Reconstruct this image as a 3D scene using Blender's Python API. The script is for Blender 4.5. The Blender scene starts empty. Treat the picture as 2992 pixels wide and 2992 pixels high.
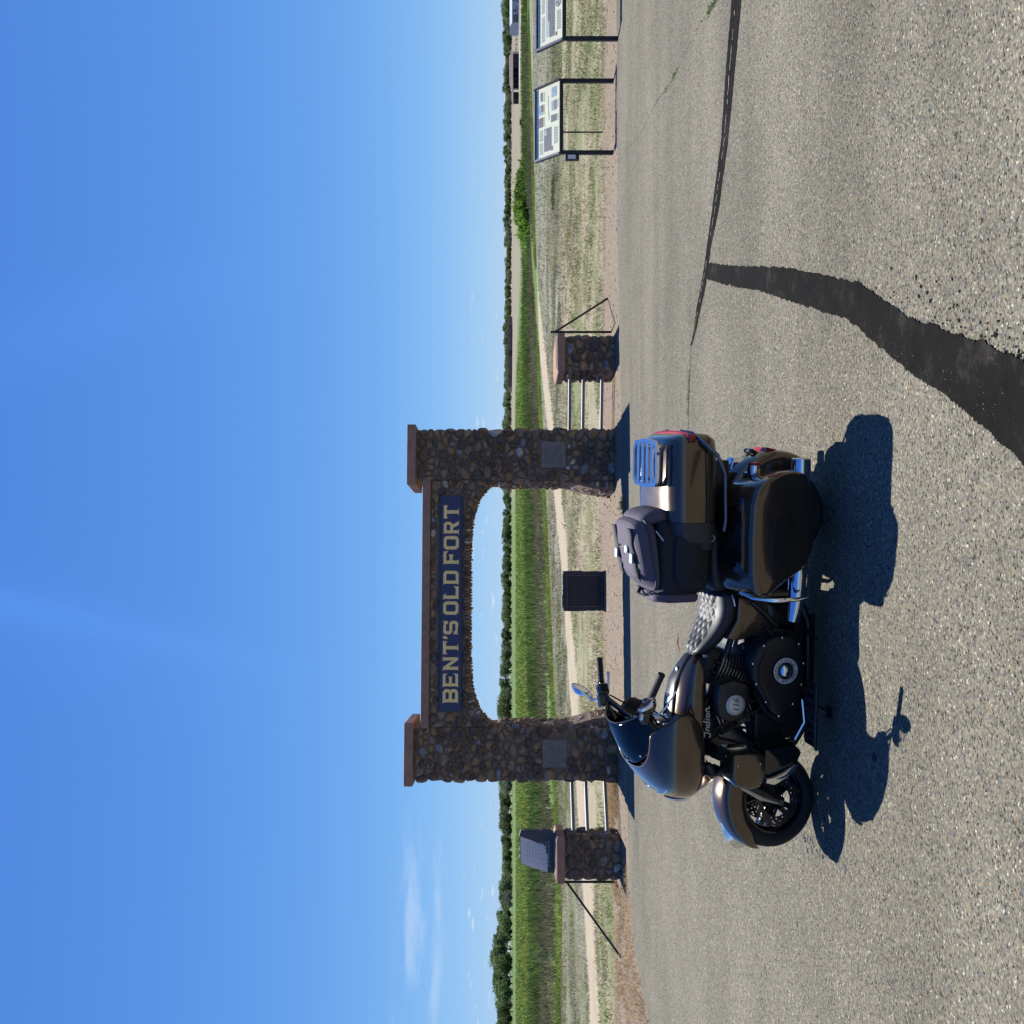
import bpy, bmesh, math, random
import numpy as np
from mathutils import Vector, Matrix
random.seed(7); rng = np.random.default_rng(7)
sc = bpy.context.scene
C = sc.collection
R_ = math.radians

# ------------------------------------------------------------------ camera, sky, sun, exposure
F, CAMH, HZ = 2765.0, 1.8, 1489.0
SUN_EL, SUN_AZ = R_(58.8), R_(-3.5)          # azimuth from +Y, clockwise positive
cam = bpy.data.cameras.new('camera'); co = bpy.data.objects.new('camera', cam); C.objects.link(co)
cam.sensor_width = 36; cam.lens = 36*F/2992; cam.clip_end = 20000; cam.clip_start = .05
fwd = Vector((0, 1, -(1496-HZ)/F)).normalized()
upv = Vector((1, 0, 0)); right = fwd.cross(upv).normalized()      # phone held upright, frame turned on its side
co.matrix_world = Matrix.Translation((0, 0, CAMH)) @ Matrix((right, upv, -fwd)).transposed().to_4x4()
sc.camera = co

w = bpy.data.worlds.new('World'); sc.world = w; w.use_nodes = True
nt = w.node_tree; nt.nodes.clear(); N = nt.nodes.new; L = nt.links.new
sky = N('ShaderNodeTexSky'); sky.sky_type = 'NISHITA'; sky.sun_disc = False
sky.sun_elevation = SUN_EL; sky.sun_rotation = SUN_AZ; sky.altitude = 1200
sky.air_density = .88; sky.dust_density = 0.0; sky.ozone_density = 2.0
bg = N('ShaderNodeBackground'); bg.inputs['Strength'].default_value = .050
out = N('ShaderNodeOutputWorld')
# thin fair-weather clouds low over the horizon, in world directions
tc = N('ShaderNodeTexCoord'); sep = N('ShaderNodeSeparateXYZ'); L(tc.outputs['Generated'], sep.inputs[0])
def wm(op, a, b=None, clamp=False):
    n = N('ShaderNodeMath'); n.operation = op; n.use_clamp = clamp
    for i, v in enumerate((a, b)):
        if v is None: continue
        if isinstance(v, (int, float)): n.inputs[i].default_value = v
        else: L(v, n.inputs[i])
    return n.outputs[0]
def wramp(v, lo, hi):
    n = N('ShaderNodeMapRange'); n.interpolation_type = 'SMOOTHSTEP'; L(v, n.inputs[0])
    n.inputs[1].default_value = lo; n.inputs[2].default_value = hi; return n.outputs[0]
az = wm('ARCTAN2', sep.outputs[0], sep.outputs[1])
def cloud(sx, sz, lo, hi, seed, detail=5):
    cb = N('ShaderNodeCombineXYZ'); L(wm('MULTIPLY', az, sx), cb.inputs[0]); L(wm('MULTIPLY', sep.outputs[2], sz), cb.inputs[1]); cb.inputs[2].default_value = seed
    no = N('ShaderNodeTexNoise'); L(cb.outputs[0], no.inputs['Vector']); no.inputs['Scale'].default_value = 1; no.inputs['Detail'].default_value = detail
    return wramp(no.outputs['Fac'], lo, hi)
band = wm('MULTIPLY', wramp(sep.outputs[2], .008, .016), wm('SUBTRACT', 1.0, wramp(sep.outputs[2], .03, .055)))
side = wm('SUBTRACT', 1.0, wramp(az, -.05, .45))
puffs = wm('MULTIPLY', wm('MULTIPLY', cloud(38, 190, .60, .74, 3.1), band), side)
b2 = wm('MULTIPLY', wramp(sep.outputs[2], .055, .075), wm('SUBTRACT', 1.0, wramp(sep.outputs[2], .10, .115)))
s2 = wm('MULTIPLY', wramp(az, -.72, -.42), wm('SUBTRACT', 1.0, wramp(az, -.40, -.26)))
wisp = wm('MULTIPLY', wm('MULTIPLY', cloud(14, 75, .40, .70, 9.4, 6), b2), s2)
cl = wm('ADD', wm('MULTIPLY', puffs, .45), wm('MULTIPLY', wisp, .24), True)
def streak(pa, pb, sig, amt):                      # faint pale streaks: a narrow band of sky made lighter along a great circle
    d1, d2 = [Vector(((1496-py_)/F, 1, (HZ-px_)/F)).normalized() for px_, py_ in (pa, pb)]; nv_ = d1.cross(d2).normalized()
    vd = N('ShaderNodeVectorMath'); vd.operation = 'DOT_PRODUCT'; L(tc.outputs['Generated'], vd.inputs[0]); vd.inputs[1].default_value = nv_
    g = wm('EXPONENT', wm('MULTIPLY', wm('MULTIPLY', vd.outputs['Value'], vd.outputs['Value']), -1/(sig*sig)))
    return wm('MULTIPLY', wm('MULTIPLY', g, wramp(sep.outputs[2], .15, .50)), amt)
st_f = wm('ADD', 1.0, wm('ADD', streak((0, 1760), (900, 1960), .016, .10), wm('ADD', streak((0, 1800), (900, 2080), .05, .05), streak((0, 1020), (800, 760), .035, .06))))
mx = N('ShaderNodeMix'); mx.data_type = 'RGBA'; L(cl, mx.inputs['Factor'])
hs = N('ShaderNodeHueSaturation'); hs.inputs['Saturation'].default_value = 1.0; L(sky.outputs[0], hs.inputs['Color'])
tint = N('ShaderNodeMix'); tint.data_type = 'RGBA'; tint.blend_type = 'MULTIPLY'; tint.inputs['Factor'].default_value = 1; tint.clamp_result = False
L(hs.outputs[0], tint.inputs['A']); tint.inputs['B'].default_value = (.66, 1.07, 1.70, 1)      # the deep dry-air blue of the photograph, all over the sky
sx3 = N('ShaderNodeSeparateColor'); L(tint.outputs['Result'], sx3.inputs[0]); cx3 = N('ShaderNodeCombineColor')
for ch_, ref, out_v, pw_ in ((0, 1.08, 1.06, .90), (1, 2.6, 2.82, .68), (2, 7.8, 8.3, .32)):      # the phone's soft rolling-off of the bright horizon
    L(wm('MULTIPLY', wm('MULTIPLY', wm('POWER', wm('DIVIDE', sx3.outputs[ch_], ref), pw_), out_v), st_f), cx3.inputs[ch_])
L(cx3.outputs[0], mx.inputs['A']); mx.inputs['B'].default_value = (10.5, 11.2, 12.0, 1)
L(mx.outputs['Result'], bg.inputs['Color']); L(bg.outputs[0], out.inputs[0])

sl = bpy.data.lights.new('sun', 'SUN'); sl.energy = 5.0; sl.angle = R_(.53); sl.color = (1.0, .975, .925)
so = bpy.data.objects.new('sun', sl); C.objects.link(so)
sdir = Vector((math.sin(SUN_AZ)*math.cos(SUN_EL), math.cos(SUN_AZ)*math.cos(SUN_EL), math.sin(SUN_EL)))
so.rotation_euler = sdir.to_track_quat('Z', 'Y').to_euler(); so.location = (0, 0, 30)
vs = sc.view_settings; vs.view_transform = 'Standard'; vs.look = 'None'; vs.exposure = 0.80; vs.gamma = 1; vs.use_curve_mapping = False
sc.render.film_transparent = False

# ------------------------------------------------------------------ helpers
def tag(o, label=None, cat=None, group=None, kind=None):
    if label: o['label'] = label
    if cat: o['category'] = cat
    if group: o['group'] = group
    if kind: o['kind'] = kind
    return o
def empty(name, loc=(0, 0, 0), rot=(0, 0, 0), label=None, cat=None, group=None):
    o = bpy.data.objects.new(name, None); C.objects.link(o); o.location = loc; o.rotation_euler = rot
    o.empty_display_size = .1
    return tag(o, label, cat, group)
def mesh(name, v, f, mat=None, parent=None, smooth=False, loc=None):
    me = bpy.data.meshes.new(name); me.from_pydata([tuple(p) for p in v], [], [tuple(q) for q in f]); me.validate(); me.update()
    return link(name, me, mat, parent, smooth, loc)
def link(name, me, mat=None, parent=None, smooth=False, loc=None):
    o = bpy.data.objects.new(name, me); C.objects.link(o)
    if mat is not None and not me.materials: me.materials.append(mat)
    if parent: o.parent = parent
    if loc is not None: o.location = loc
    if smooth and len(me.polygons): me.polygons.foreach_set('use_smooth', [True]*len(me.polygons))
    return o
def sub(o, lv=1):
    m = o.modifiers.new('s', 'SUBSURF'); m.levels = lv; m.render_levels = lv
    o.data.polygons.foreach_set('use_smooth', [True]*len(o.data.polygons)); return o
def bev(o, wd=.01, seg=2):
    m = o.modifiers.new('b', 'BEVEL'); m.width = wd; m.segments = seg; m.limit_method = 'ANGLE'; m.angle_limit = R_(40); return o
def solid(o, t=.004, off=0):
    m = o.modifiers.new('t', 'SOLIDIFY'); m.thickness = t; m.offset = off; return o
class MB:
    def __init__(s): s.v = []; s.f = []
    def add(s, v, f):
        n = len(s.v); s.v += [Vector(p) for p in v]; s.f += [tuple(i+n for i in q) for q in f]; return s
    def box(s, lo, hi, mat=None):
        x0, y0, z0 = lo; x1, y1, z1 = hi
        v = [Vector(p) for p in ((x0,y0,z0),(x1,y0,z0),(x1,y1,z0),(x0,y1,z0),(x0,y0,z1),(x1,y0,z1),(x1,y1,z1),(x0,y1,z1))]
        if mat is not None: v = [mat @ p for p in v]
        return s.add(v, [(0,3,2,1),(4,5,6,7),(0,1,5,4),(1,2,6,5),(2,3,7,6),(3,0,4,7)])
    def tube(s, pts, r, n=10, cap=True, flat=1.0):
        P = [Vector(p) for p in pts]; rs = r if isinstance(r, (list, tuple)) else [r]*len(P)
        rings = []; prev = None
        for i, p in enumerate(P):
            d = (P[min(i+1, len(P)-1)]-P[max(i-1, 0)]).normalized()
            a = prev if prev is not None else (Vector((0,0,1)) if abs(d.z) < .9 else Vector((1,0,0)))
            a = (a-d*a.dot(d)).normalized(); b = d.cross(a); prev = a
            rings.append([p+(a*math.cos(t)+b*math.sin(t)*flat)*rs[i] for t in [2*math.pi*k/n for k in range(n)]])
        return s.loft(rings, cap)
    def loft(s, rings, cap=True, closed=True):
        n = len(rings[0]); v = [p for q in rings for p in q]; f = []
        for i in range(len(rings)-1):
            for k in range(n if closed else n-1):
                a, b = i*n+k, i*n+(k+1) % n; f.append((a, b, b+n, a+n))
        if cap and closed: f.append(tuple(range(n))[::-1]); f.append(tuple(range((len(rings)-1)*n, len(rings)*n)))
        return s.add(v, f)
    def lathe(s, prof, c, axis='y', n=40, a0=0, a1=2*math.pi):
        # prof: (radius, offset along axis)
        c = Vector(c); full = abs(a1-a0-2*math.pi) < 1e-6; m = n if full else n+1; rings = []
        for k in range(m):
            t = a0+(a1-a0)*k/n
            ring = []
            for r, o in prof:
                d = {'y': (math.cos(t)*r, o, math.sin(t)*r), 'z': (math.cos(t)*r, math.sin(t)*r, o), 'x': (o, math.cos(t)*r, math.sin(t)*r)}[axis]
                ring.append(c+Vector(d))
            rings.append(ring)
        if full: rings.append(rings[0])
        return s.loft(rings, False, closed=False)
    def prism(s, poly, y0, y1, plane='xz', inset=0, frac=.0):
        """outline in a plane, extruded along the third axis, edges rounded by inset rings"""
        n = len(poly); cx = sum(p[0] for p in poly)/n; cy = sum(p[1] for p in poly)/n
        def ring(k, y):
            q = []
            for p in poly:
                dx, dy = p[0]-cx, p[1]-cy; l = math.hypot(dx, dy) or 1; g = max(l-k, l*.05)/l
                a, b = cx+dx*g, cy+dy*g
                q.append({'xz': (a, y, b), 'xy': (a, b, y), 'yz': (y, a, b)}[plane])
            return q
        sg = 1 if y1 > y0 else -1
        rs = [ring(0, y0), ring(0, y1)] if inset <= 0 else [ring(inset, y0), ring(inset*.3, y0+sg*inset*.3), ring(0, y0+sg*inset), ring(0, y1-sg*inset), ring(inset*.3, y1-sg*inset*.3), ring(inset, y1)]
        return s.loft(rs, True)
    def ball(s, c, r, n=12, m=8, fl=(1,1,1)):
        c = Vector(c); rings = []
        for i in range(1, m):
            t = math.pi*i/m
            rings.append([c+Vector((r*math.sin(t)*math.cos(2*math.pi*k/n)*fl[0], r*math.sin(t)*math.sin(2*math.pi*k/n)*fl[1], r*math.cos(t)*fl[2])) for k in range(n)])
        return s.loft(rings, True)
    def tf(s, fn): s.v = [fn(p) for p in s.v]; return s
    def build(s, name, mat, parent=None, smooth=True, label=None):
        o = mesh(name, s.v, s.f, mat, parent, smooth)
        bm = bmesh.new(); bm.from_mesh(o.data); bmesh.ops.recalc_face_normals(bm, faces=bm.faces)
        if smooth:
            for e in bm.edges:
                if len(e.link_faces) == 2 and e.calc_face_angle(0) > .75: e.smooth = False
        bm.to_mesh(o.data); bm.free()
        if label: o['label'] = label
        return o

# ------------------------------------------------------------------ materials
MATS = {}
def P(name, col, rough=.5, metal=0, coat=0, spec=.5, noise=None, bump=None, emit=None):
    """plain principled; noise=(scale, amount) varies the colour, bump=(scale, strength)"""
    if name in MATS: return MATS[name]
    m = bpy.data.materials.new(name); m.use_nodes = True; t = m.node_tree; b = t.nodes['Principled BSDF']
    b.inputs['Base Color'].default_value = (*col, 1); b.inputs['Roughness'].default_value = rough; b.inputs['Metallic'].default_value = metal
    b.inputs['Coat Weight'].default_value = coat; b.inputs['Coat Roughness'].default_value = .04; b.inputs['Specular IOR Level'].default_value = spec
    co_ = t.nodes.new('ShaderNodeTexCoord')
    if noise:
        n = t.nodes.new('ShaderNodeTexNoise'); n.inputs['Scale'].default_value = noise[0]; n.inputs['Detail'].default_value = 6
        t.links.new(co_.outputs['Object'], n.inputs['Vector'])
        mr = t.nodes.new('ShaderNodeMapRange'); t.links.new(n.outputs['Fac'], mr.inputs[0]); mr.inputs[1].default_value = .25; mr.inputs[2].default_value = .75
        mr.inputs[3].default_value = 1-noise[1]; mr.inputs[4].default_value = 1+noise[1]
        h = t.nodes.new('ShaderNodeHueSaturation'); h.inputs['Color'].default_value = (*col, 1); t.links.new(mr.outputs[0], h.inputs['Value']); t.links.new(h.outputs[0], b.inputs['Base Color'])
        r2 = t.nodes.new('ShaderNodeMapRange'); t.links.new(n.outputs['Fac'], r2.inputs[0]); r2.inputs[3].default_value = max(.02, rough-.06); r2.inputs[4].default_value = min(1, rough+.06); t.links.new(r2.outputs[0], b.inputs['Roughness'])
    if bump:
        n = t.nodes.new('ShaderNodeTexNoise'); n.inputs['Scale'].default_value = bump[0]; n.inputs['Detail'].default_value = 5; t.links.new(co_.outputs['Object'], n.inputs['Vector'])
        u = t.nodes.new('ShaderNodeBump'); u.inputs['Strength'].default_value = bump[1]; u.inputs['Distance'].default_value = .02; t.links.new(n.outputs['Fac'], u.inputs['Height']); t.links.new(u.outputs[0], b.inputs['Normal'])
    MATS[name] = m; return m
def nodes(m): return m.node_tree, m.node_tree.nodes.new, m.node_tree.links.new
def ramp(N_, pos_col, interp='LINEAR'):
    r = N_('ShaderNodeValToRGB'); r.color_ramp.interpolation = interp
    e = r.color_ramp.elements
    while len(e) < len(pos_col): e.new(.5)
    for q, (p, c) in zip(e, pos_col): q.position = p; q.color = (*c, 1)
    return r

bronze = P('bronze_paint', (.098, .066, .039), .24, .70, 1.0, noise=(9, .05))
gloss_black = P('gloss_black', (.006, .006, .007), .12, 0, .6)
satin_black = P('satin_black', (.010, .010, .011), .38, noise=(12, .15))
engine_black = P('engine_black', (.010, .010, .011), .45, .2, noise=(20, .2))
vinyl = P('black_vinyl', (.022, .022, .024), .42, bump=(260, .12), noise=(8, .1))
leather = P('seat_leather', (.016, .016, .019), .52, bump=(300, .1), noise=(10, .12))
chrome = P('chrome', (.78, .79, .81), .06, 1.0, noise=(6, .04))
steel = P('machined_steel', (.42, .41, .40), .32, 1.0, noise=(30, .15))
silver = P('silver_badge', (.55, .54, .50), .38, .35)
rubber = P('tyre_rubber', (.012, .012, .012), .8, bump=(120, .2), noise=(14, .3))
red_lens = P('red_lens', (.30, .008, .006), .25, 0, .1)
amber_lens = P('amber_lens', (.55, .10, .01), .15, 0, .6)
nylon = P('purple_grey_nylon', (.085, .070, .092), .82, bump=(420, .3), noise=(10, .12))
nylon_black = P('black_nylon', (.012, .012, .014), .8, bump=(420, .3), noise=(12, .2))
webbing = P('black_webbing', (.008, .008, .009), .75, bump=(500, .3))
buckle_m = P('grey_plastic', (.30, .32, .36), .4)
white_m = P('white_badge', (.62, .63, .62), .4)
black_print = P('black_print', (.01, .01, .01), .5)
iron = P('black_painted_iron', (.010, .009, .011), .55, noise=(25, .3), bump=(90, .15))
galv = P('galvanised_pipe', (.22, .225, .235), .55, .3, noise=(14, .15))
mirror_m = P('mirror_glass', (.85, .86, .88), .02, 1.0)

def tinted():
    m = bpy.data.materials.new('tinted_screen'); m.use_nodes = True; t, N_, L_ = nodes(m)
    t.nodes.remove(t.nodes['Principled BSDF']); o = t.nodes['Material Output']
    tr = N_('ShaderNodeBsdfTransparent'); tr.inputs[0].default_value = (.16, .18, .20, 1)
    gl = N_('ShaderNodeBsdfGlossy'); gl.inputs['Roughness'].default_value = .05
    fr = N_('ShaderNodeFresnel'); fr.inputs[0].default_value = 1.5; mx_ = N_('ShaderNodeMixShader')
    L_(fr.outputs[0], mx_.inputs[0]); L_(tr.outputs[0], mx_.inputs[1]); L_(gl.outputs[0], mx_.inputs[2]); L_(mx_.outputs[0], o.inputs[0])
    return m
screen_m = tinted()

def stone_mat():
    m = bpy.data.materials.new('river_stone'); m.use_nodes = True; t, N_, L_ = nodes(m); b = t.nodes['Principled BSDF']
    oi = N_('ShaderNodeObjectInfo'); tc_ = N_('ShaderNodeTexCoord'); geo = N_('ShaderNodeNewGeometry')
    va = N_('ShaderNodeVectorMath'); va.operation = 'ADD'; L_(geo.outputs['Position'], va.inputs[0]); L_(oi.outputs['Random'], va.inputs[1])
    ad = N_('ShaderNodeMath'); ad.operation = 'ADD'; L_(oi.outputs['Random'], ad.inputs[0]); L_(geo.outputs['Random Per Island'], ad.inputs[1])
    fr = N_('ShaderNodeMath'); fr.operation = 'FRACT'; L_(ad.outputs[0], fr.inputs[0])
    r = ramp(N_, [(0, (.14, .082, .045)), (.16, (.25, .158, .088)), (.30, (.15, .102, .068)), (.44, (.28, .168, .082)), (.58, (.105, .077, .056)), (.72, (.27, .192, .122)), (.86, (.32, .195, .098)), (.945, (.23, .21, .20)), (.98, (.50, .42, .32))], 'CONSTANT')
    L_(fr.outputs[0], r.inputs[0])
    n = N_('ShaderNodeTexNoise'); n.inputs['Scale'].default_value = 14; n.inputs['Detail'].default_value = 7; n.inputs['Roughness'].default_value = .65; L_(va.outputs[0], n.inputs['Vector'])
    mr = N_('ShaderNodeMapRange'); L_(n.outputs['Fac'], mr.inputs[0]); mr.inputs[1].default_value = .3; mr.inputs[2].default_value = .7; mr.inputs[3].default_value = .45; mr.inputs[4].default_value = 1.25
    h = N_('ShaderNodeHueSaturation'); L_(r.outputs[0], h.inputs['Color']); L_(mr.outputs[0], h.inputs['Value']); L_(h.outputs[0], b.inputs['Base Color'])
    b.inputs['Roughness'].default_value = .8
    bu = N_('ShaderNodeBump'); bu.inputs['Strength'].default_value = .35; bu.inputs['Distance'].default_value = .02; L_(n.outputs['Fac'], bu.inputs['Height']); L_(bu.outputs[0], b.inputs['Normal'])
    return m
stone_m = stone_mat()
mortar = P('mortar', (.20, .135, .085), .95, noise=(18, .3), bump=(40, .6))
sandstone = P('red_sandstone_cap', (.30, .17, .115), .9, noise=(7, .22), bump=(35, .5))
navy = None

def ground_mat():
    m = bpy.data.materials.new('prairie_ground'); m.use_nodes = True; t, N_, L_ = nodes(m); b = t.nodes['Principled BSDF']; b.inputs['Roughness'].default_value = .95; b.inputs['Specular IOR Level'].default_value = .15
    geo = N_('ShaderNodeNewGeometry')
    def at(n): a = N_('ShaderNodeAttribute'); a.attribute_name = n; return a.outputs['Fac']
    def noise(s, d=6, r=.6, vec=None):
        n = N_('ShaderNodeTexNoise'); n.inputs['Scale'].default_value = s; n.inputs['Detail'].default_value = d; n.inputs['Roughness'].default_value = r; L_(vec or geo.outputs['Position'], n.inputs['Vector']); return n.outputs['Fac']
    def mth(op, a, c=None):
        n = N_('ShaderNodeMath'); n.operation = op
        for i, v in enumerate((a, c)):
            if v is None: continue
            if isinstance(v, (int, float)): n.inputs[i].default_value = v
            else: L_(v, n.inputs[i])
        return n.outputs[0]
    def ss(v, lo, hi):
        n = N_('ShaderNodeMapRange'); n.interpolation_type = 'SMOOTHSTEP'; L_(v, n.inputs[0]); n.inputs[1].default_value = lo; n.inputs[2].default_value = hi; return n.outputs[0]
    def mix(f, a, c):
        n = N_('ShaderNodeMix'); n.data_type = 'RGBA'; L_(f, n.inputs['Factor'])
        for k, v in (('A', a), ('B', c)):
            if isinstance(v, tuple): n.inputs[k].default_value = (*v, 1)
            else: L_(v, n.inputs[k])
        return n.outputs['Result']
    big = noise(.22, 5); mid = noise(1.3, 6); fine = noise(21, 7, .75); grit = noise(70, 4, .7)
    dry = ramp(N_, [(.25, (.15, .135, .085)), (.45, (.24, .205, .135)), (.6, (.31, .265, .18)), (.8, (.22, .20, .16))]); L_(mth('ADD', mth('MULTIPLY', mid, .5), mth('MULTIPLY', fine, .5)), dry.inputs[0])
    grey = ramp(N_, [(.3, (.11, .105, .078)), (.5, (.185, .172, .13)), (.7, (.25, .23, .18))]); L_(fine, grey.inputs[0])
    col = mix(ss(at('grey'), .35, .75), dry.outputs[0], grey.outputs[0])
    grn = ramp(N_, [(.3, (.07, .10, .03)), (.7, (.13, .155, .055))]); L_(fine, grn.inputs[0])
    col = mix(mth('MULTIPLY', ss(mth('ADD', mth('MULTIPLY', big, .55), mth('MULTIPLY', mid, .45)), .45, .57), .75), col, grn.outputs[0])
    vo = N_('ShaderNodeTexVoronoi'); vo.inputs['Scale'].default_value = 42; L_(geo.outputs['Position'], vo.inputs['Vector']); vs3 = N_('ShaderNodeSeparateColor'); L_(vo.outputs['Color'], vs3.inputs[0])
    red = ramp(N_, [(.15, (.055, .042, .032)), (.33, (.14, .105, .075)), (.5, (.19, .148, .105)), (.68, (.24, .19, .14)), (.85, (.34, .285, .225))]); L_(mth('ADD', mth('MULTIPLY', fine, .45), mth('ADD', mth('MULTIPLY', vs3.outputs[0], .38), mth('MULTIPLY', mid, .17))), red.inputs[0])
    jit = mth('MULTIPLY', mth('SUBTRACT', mid, .5), 2.6); jit2 = mth('MULTIPLY', mth('SUBTRACT', big, .5), 14)
    col = mix(ss(mth('ADD', at('red'), jit), -.5, .6), col, red.outputs[0])
    pth = ramp(N_, [(.3, (.24, .195, .13)), (.7, (.37, .31, .22))]); L_(mth('ADD', mth('MULTIPLY', fine, .5), mth('MULTIPLY', mid, .5)), pth.inputs[0])
    col = mix(ss(mth('ADD', at('path'), mth('MULTIPLY', jit, .45)), -.25, .25), col, pth.outputs[0])
    meadow = ramp(N_, [(.30, (.055, .09, .02)), (.5, (.085, .135, .028)), (.7, (.13, .18, .045))]); L_(mth('ADD', mth('MULTIPLY', big, .5), mth('MULTIPLY', mid, .5)), meadow.inputs[0])
    light = ramp(N_, [(.3, (.07, .115, .026)), (.7, (.10, .145, .042))]); L_(big, light.inputs[0])
    md = mix(at('light'), meadow.outputs[0], light.outputs[0])
    col = mix(ss(mth('ADD', at('green'), jit), -.6, .6), col, md)
    tan = ramp(N_, [(.3, (.155, .138, .09)), (.7, (.215, .19, .13))]); L_(noise(.05, 4), tan.inputs[0])
    col = mix(at('tan'), col, tan.outputs[0])
    rd = ramp(N_, [(.3, (.28, .27, .25)), (.7, (.36, .345, .32))]); L_(big, rd.inputs[0])
    col = mix(ss(at('road'), -.4, .4), col, rd.outputs[0])
    L_(col, b.inputs['Base Color'])
    bu = N_('ShaderNodeBump'); bu.inputs['Strength'].default_value = .5; bu.inputs['Distance'].default_value = .02; L_(mth('ADD', fine, mth('MULTIPLY', grit, .5)), bu.inputs['Height']); L_(bu.outputs[0], b.inputs['Normal'])
    return m

def pave_mat():
    m = bpy.data.materials.new('worn_chip_seal'); m.use_nodes = True; t, N_, L_ = nodes(m); b = t.nodes['Principled BSDF']; b.inputs['Roughness'].default_value = .95; b.inputs['Specular IOR Level'].default_value = .12
    geo = N_('ShaderNodeNewGeometry'); pos = geo.outputs['Position']
    def noise(s, d=5, r=.6):
        n = N_('ShaderNodeTexNoise'); n.inputs['Scale'].default_value = s; n.inputs['Detail'].default_value = d; n.inputs['Roughness'].default_value = r; L_(pos, n.inputs['Vector']); return n.outputs['Fac']
    # aggregate: two sizes of stone
    dis = N_('ShaderNodeVectorMath'); dis.operation = 'ADD'
    nn = N_('ShaderNodeTexNoise'); nn.inputs['Scale'].default_value = 60; L_(pos, nn.inputs['Vector'])
    sc_ = N_('ShaderNodeVectorMath'); sc_.operation = 'SCALE'; sc_.inputs['Scale'].default_value = .010; L_(nn.outputs['Color'], sc_.inputs[0]); L_(pos, dis.inputs[0]); L_(sc_.outputs[0], dis.inputs[1])
    v1 = N_('ShaderNodeTexVoronoi'); v1.inputs['Scale'].default_value = 102; L_(dis.outputs[0], v1.inputs['Vector'])
    sp = N_('ShaderNodeSeparateColor'); L_(v1.outputs['Color'], sp.inputs[0])
    st = ramp(N_, [(0, (.018, .018, .020)), (.08, (.075, .072, .066)), (.24, (.12, .113, .10)), (.44, (.16, .147, .122)), (.60, (.10, .105, .11)), (.74, (.185, .172, .142)), (.88, (.215, .16, .112)), (.93, (.24, .23, .20)), (.985, (.38, .365, .32))], 'CONSTANT'); L_(sp.outputs[0], st.inputs[0])
    gap = N_('ShaderNodeMapRange'); L_(v1.outputs['Distance'], gap.inputs[0]); gap.inputs[1].default_value = .38; gap.inputs[2].default_value = .72; gap.inputs[3].default_value = 0; gap.inputs[4].default_value = .6
    mx1 = N_('ShaderNodeMix'); mx1.data_type = 'RGBA'; L_(gap.outputs[0], mx1.inputs['Factor']); L_(st.outputs[0], mx1.inputs['A']); mx1.inputs['B'].default_value = (.115, .105, .088, 1)
    big = noise(.35, 6, .55); pat = noise(1.7, 6, .6)
    mr = N_('ShaderNodeMapRange'); L_(big, mr.inputs[0]); mr.inputs[1].default_value = .3; mr.inputs[2].default_value = .7; mr.inputs[3].default_value = .84; mr.inputs[4].default_value = 1.14
    mr2 = N_('ShaderNodeMapRange'); L_(pat, mr2.inputs[0]); mr2.inputs[1].default_value = .3; mr2.inputs[2].default_value = .7; mr2.inputs[3].default_value = .93; mr2.inputs[4].default_value = 1.07
    mu = N_('ShaderNodeMath'); mu.operation = 'MULTIPLY'; L_(mr.outputs[0], mu.inputs[0]); L_(mr2.outputs[0], mu.inputs[1])
    mp = N_('ShaderNodeMapping'); L_(pos, mp.inputs['Vector']); mp.inputs['Scale'].default_value = (.10, 1.1, 1); mp.inputs['Rotation'].default_value = (0, 0, .10)
    tn = N_('ShaderNodeTexNoise'); tn.inputs['Scale'].default_value = 1; tn.inputs['Detail'].default_value = 3; L_(mp.outputs[0], tn.inputs['Vector'])
    mr4 = N_('ShaderNodeMapRange'); L_(tn.outputs['Fac'], mr4.inputs[0]); mr4.inputs[1].default_value = .32; mr4.inputs[2].default_value = .62; mr4.inputs[3].default_value = .84; mr4.inputs[4].default_value = 1.05
    mu2 = N_('ShaderNodeMath'); mu2.operation = 'MULTIPLY'; L_(mu.outputs[0], mu2.inputs[0]); L_(mr4.outputs[0], mu2.inputs[1]); mu = mu2
    wt = N_('ShaderNodeMix'); wt.data_type = 'RGBA'; wt.blend_type = 'MULTIPLY'; wt.inputs['Factor'].default_value = 1; L_(mx1.outputs['Result'], wt.inputs['A']); wt.inputs['B'].default_value = (1.10, 1.07, .92, 1)
    h = N_('ShaderNodeHueSaturation'); L_(wt.outputs['Result'], h.inputs['Color']); L_(mu.outputs[0], h.inputs['Value'])
    # scattered tar specks
    sk = N_('ShaderNodeMapRange'); L_(noise(23, 3, .5), sk.inputs[0]); sk.inputs[1].default_value = .725; sk.inputs[2].default_value = .745
    sk2 = N_('ShaderNodeMapRange'); L_(noise(1.1, 2), sk2.inputs[0]); sk2.inputs[1].default_value = .5; sk2.inputs[2].default_value = .6
    sm = N_('ShaderNodeMath'); sm.operation = 'MULTIPLY'; L_(sk.outputs[0], sm.inputs[0]); L_(sk2.outputs[0], sm.inputs[1])
    mx2 = N_('ShaderNodeMix'); mx2.data_type = 'RGBA'; L_(sm.outputs[0], mx2.inputs['Factor']); L_(h.outputs[0], mx2.inputs['A']); mx2.inputs['B'].default_value = (.02, .02, .022, 1)
    L_(mx2.outputs['Result'], b.inputs['Base Color'])
    bu = N_('ShaderNodeBump'); bu.invert = True; bu.inputs['Strength'].default_value = .55; bu.inputs['Distance'].default_value = .006; L_(v1.outputs['Distance'], bu.inputs['Height']); L_(bu.outputs[0], b.inputs['Normal'])
    return m

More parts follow.
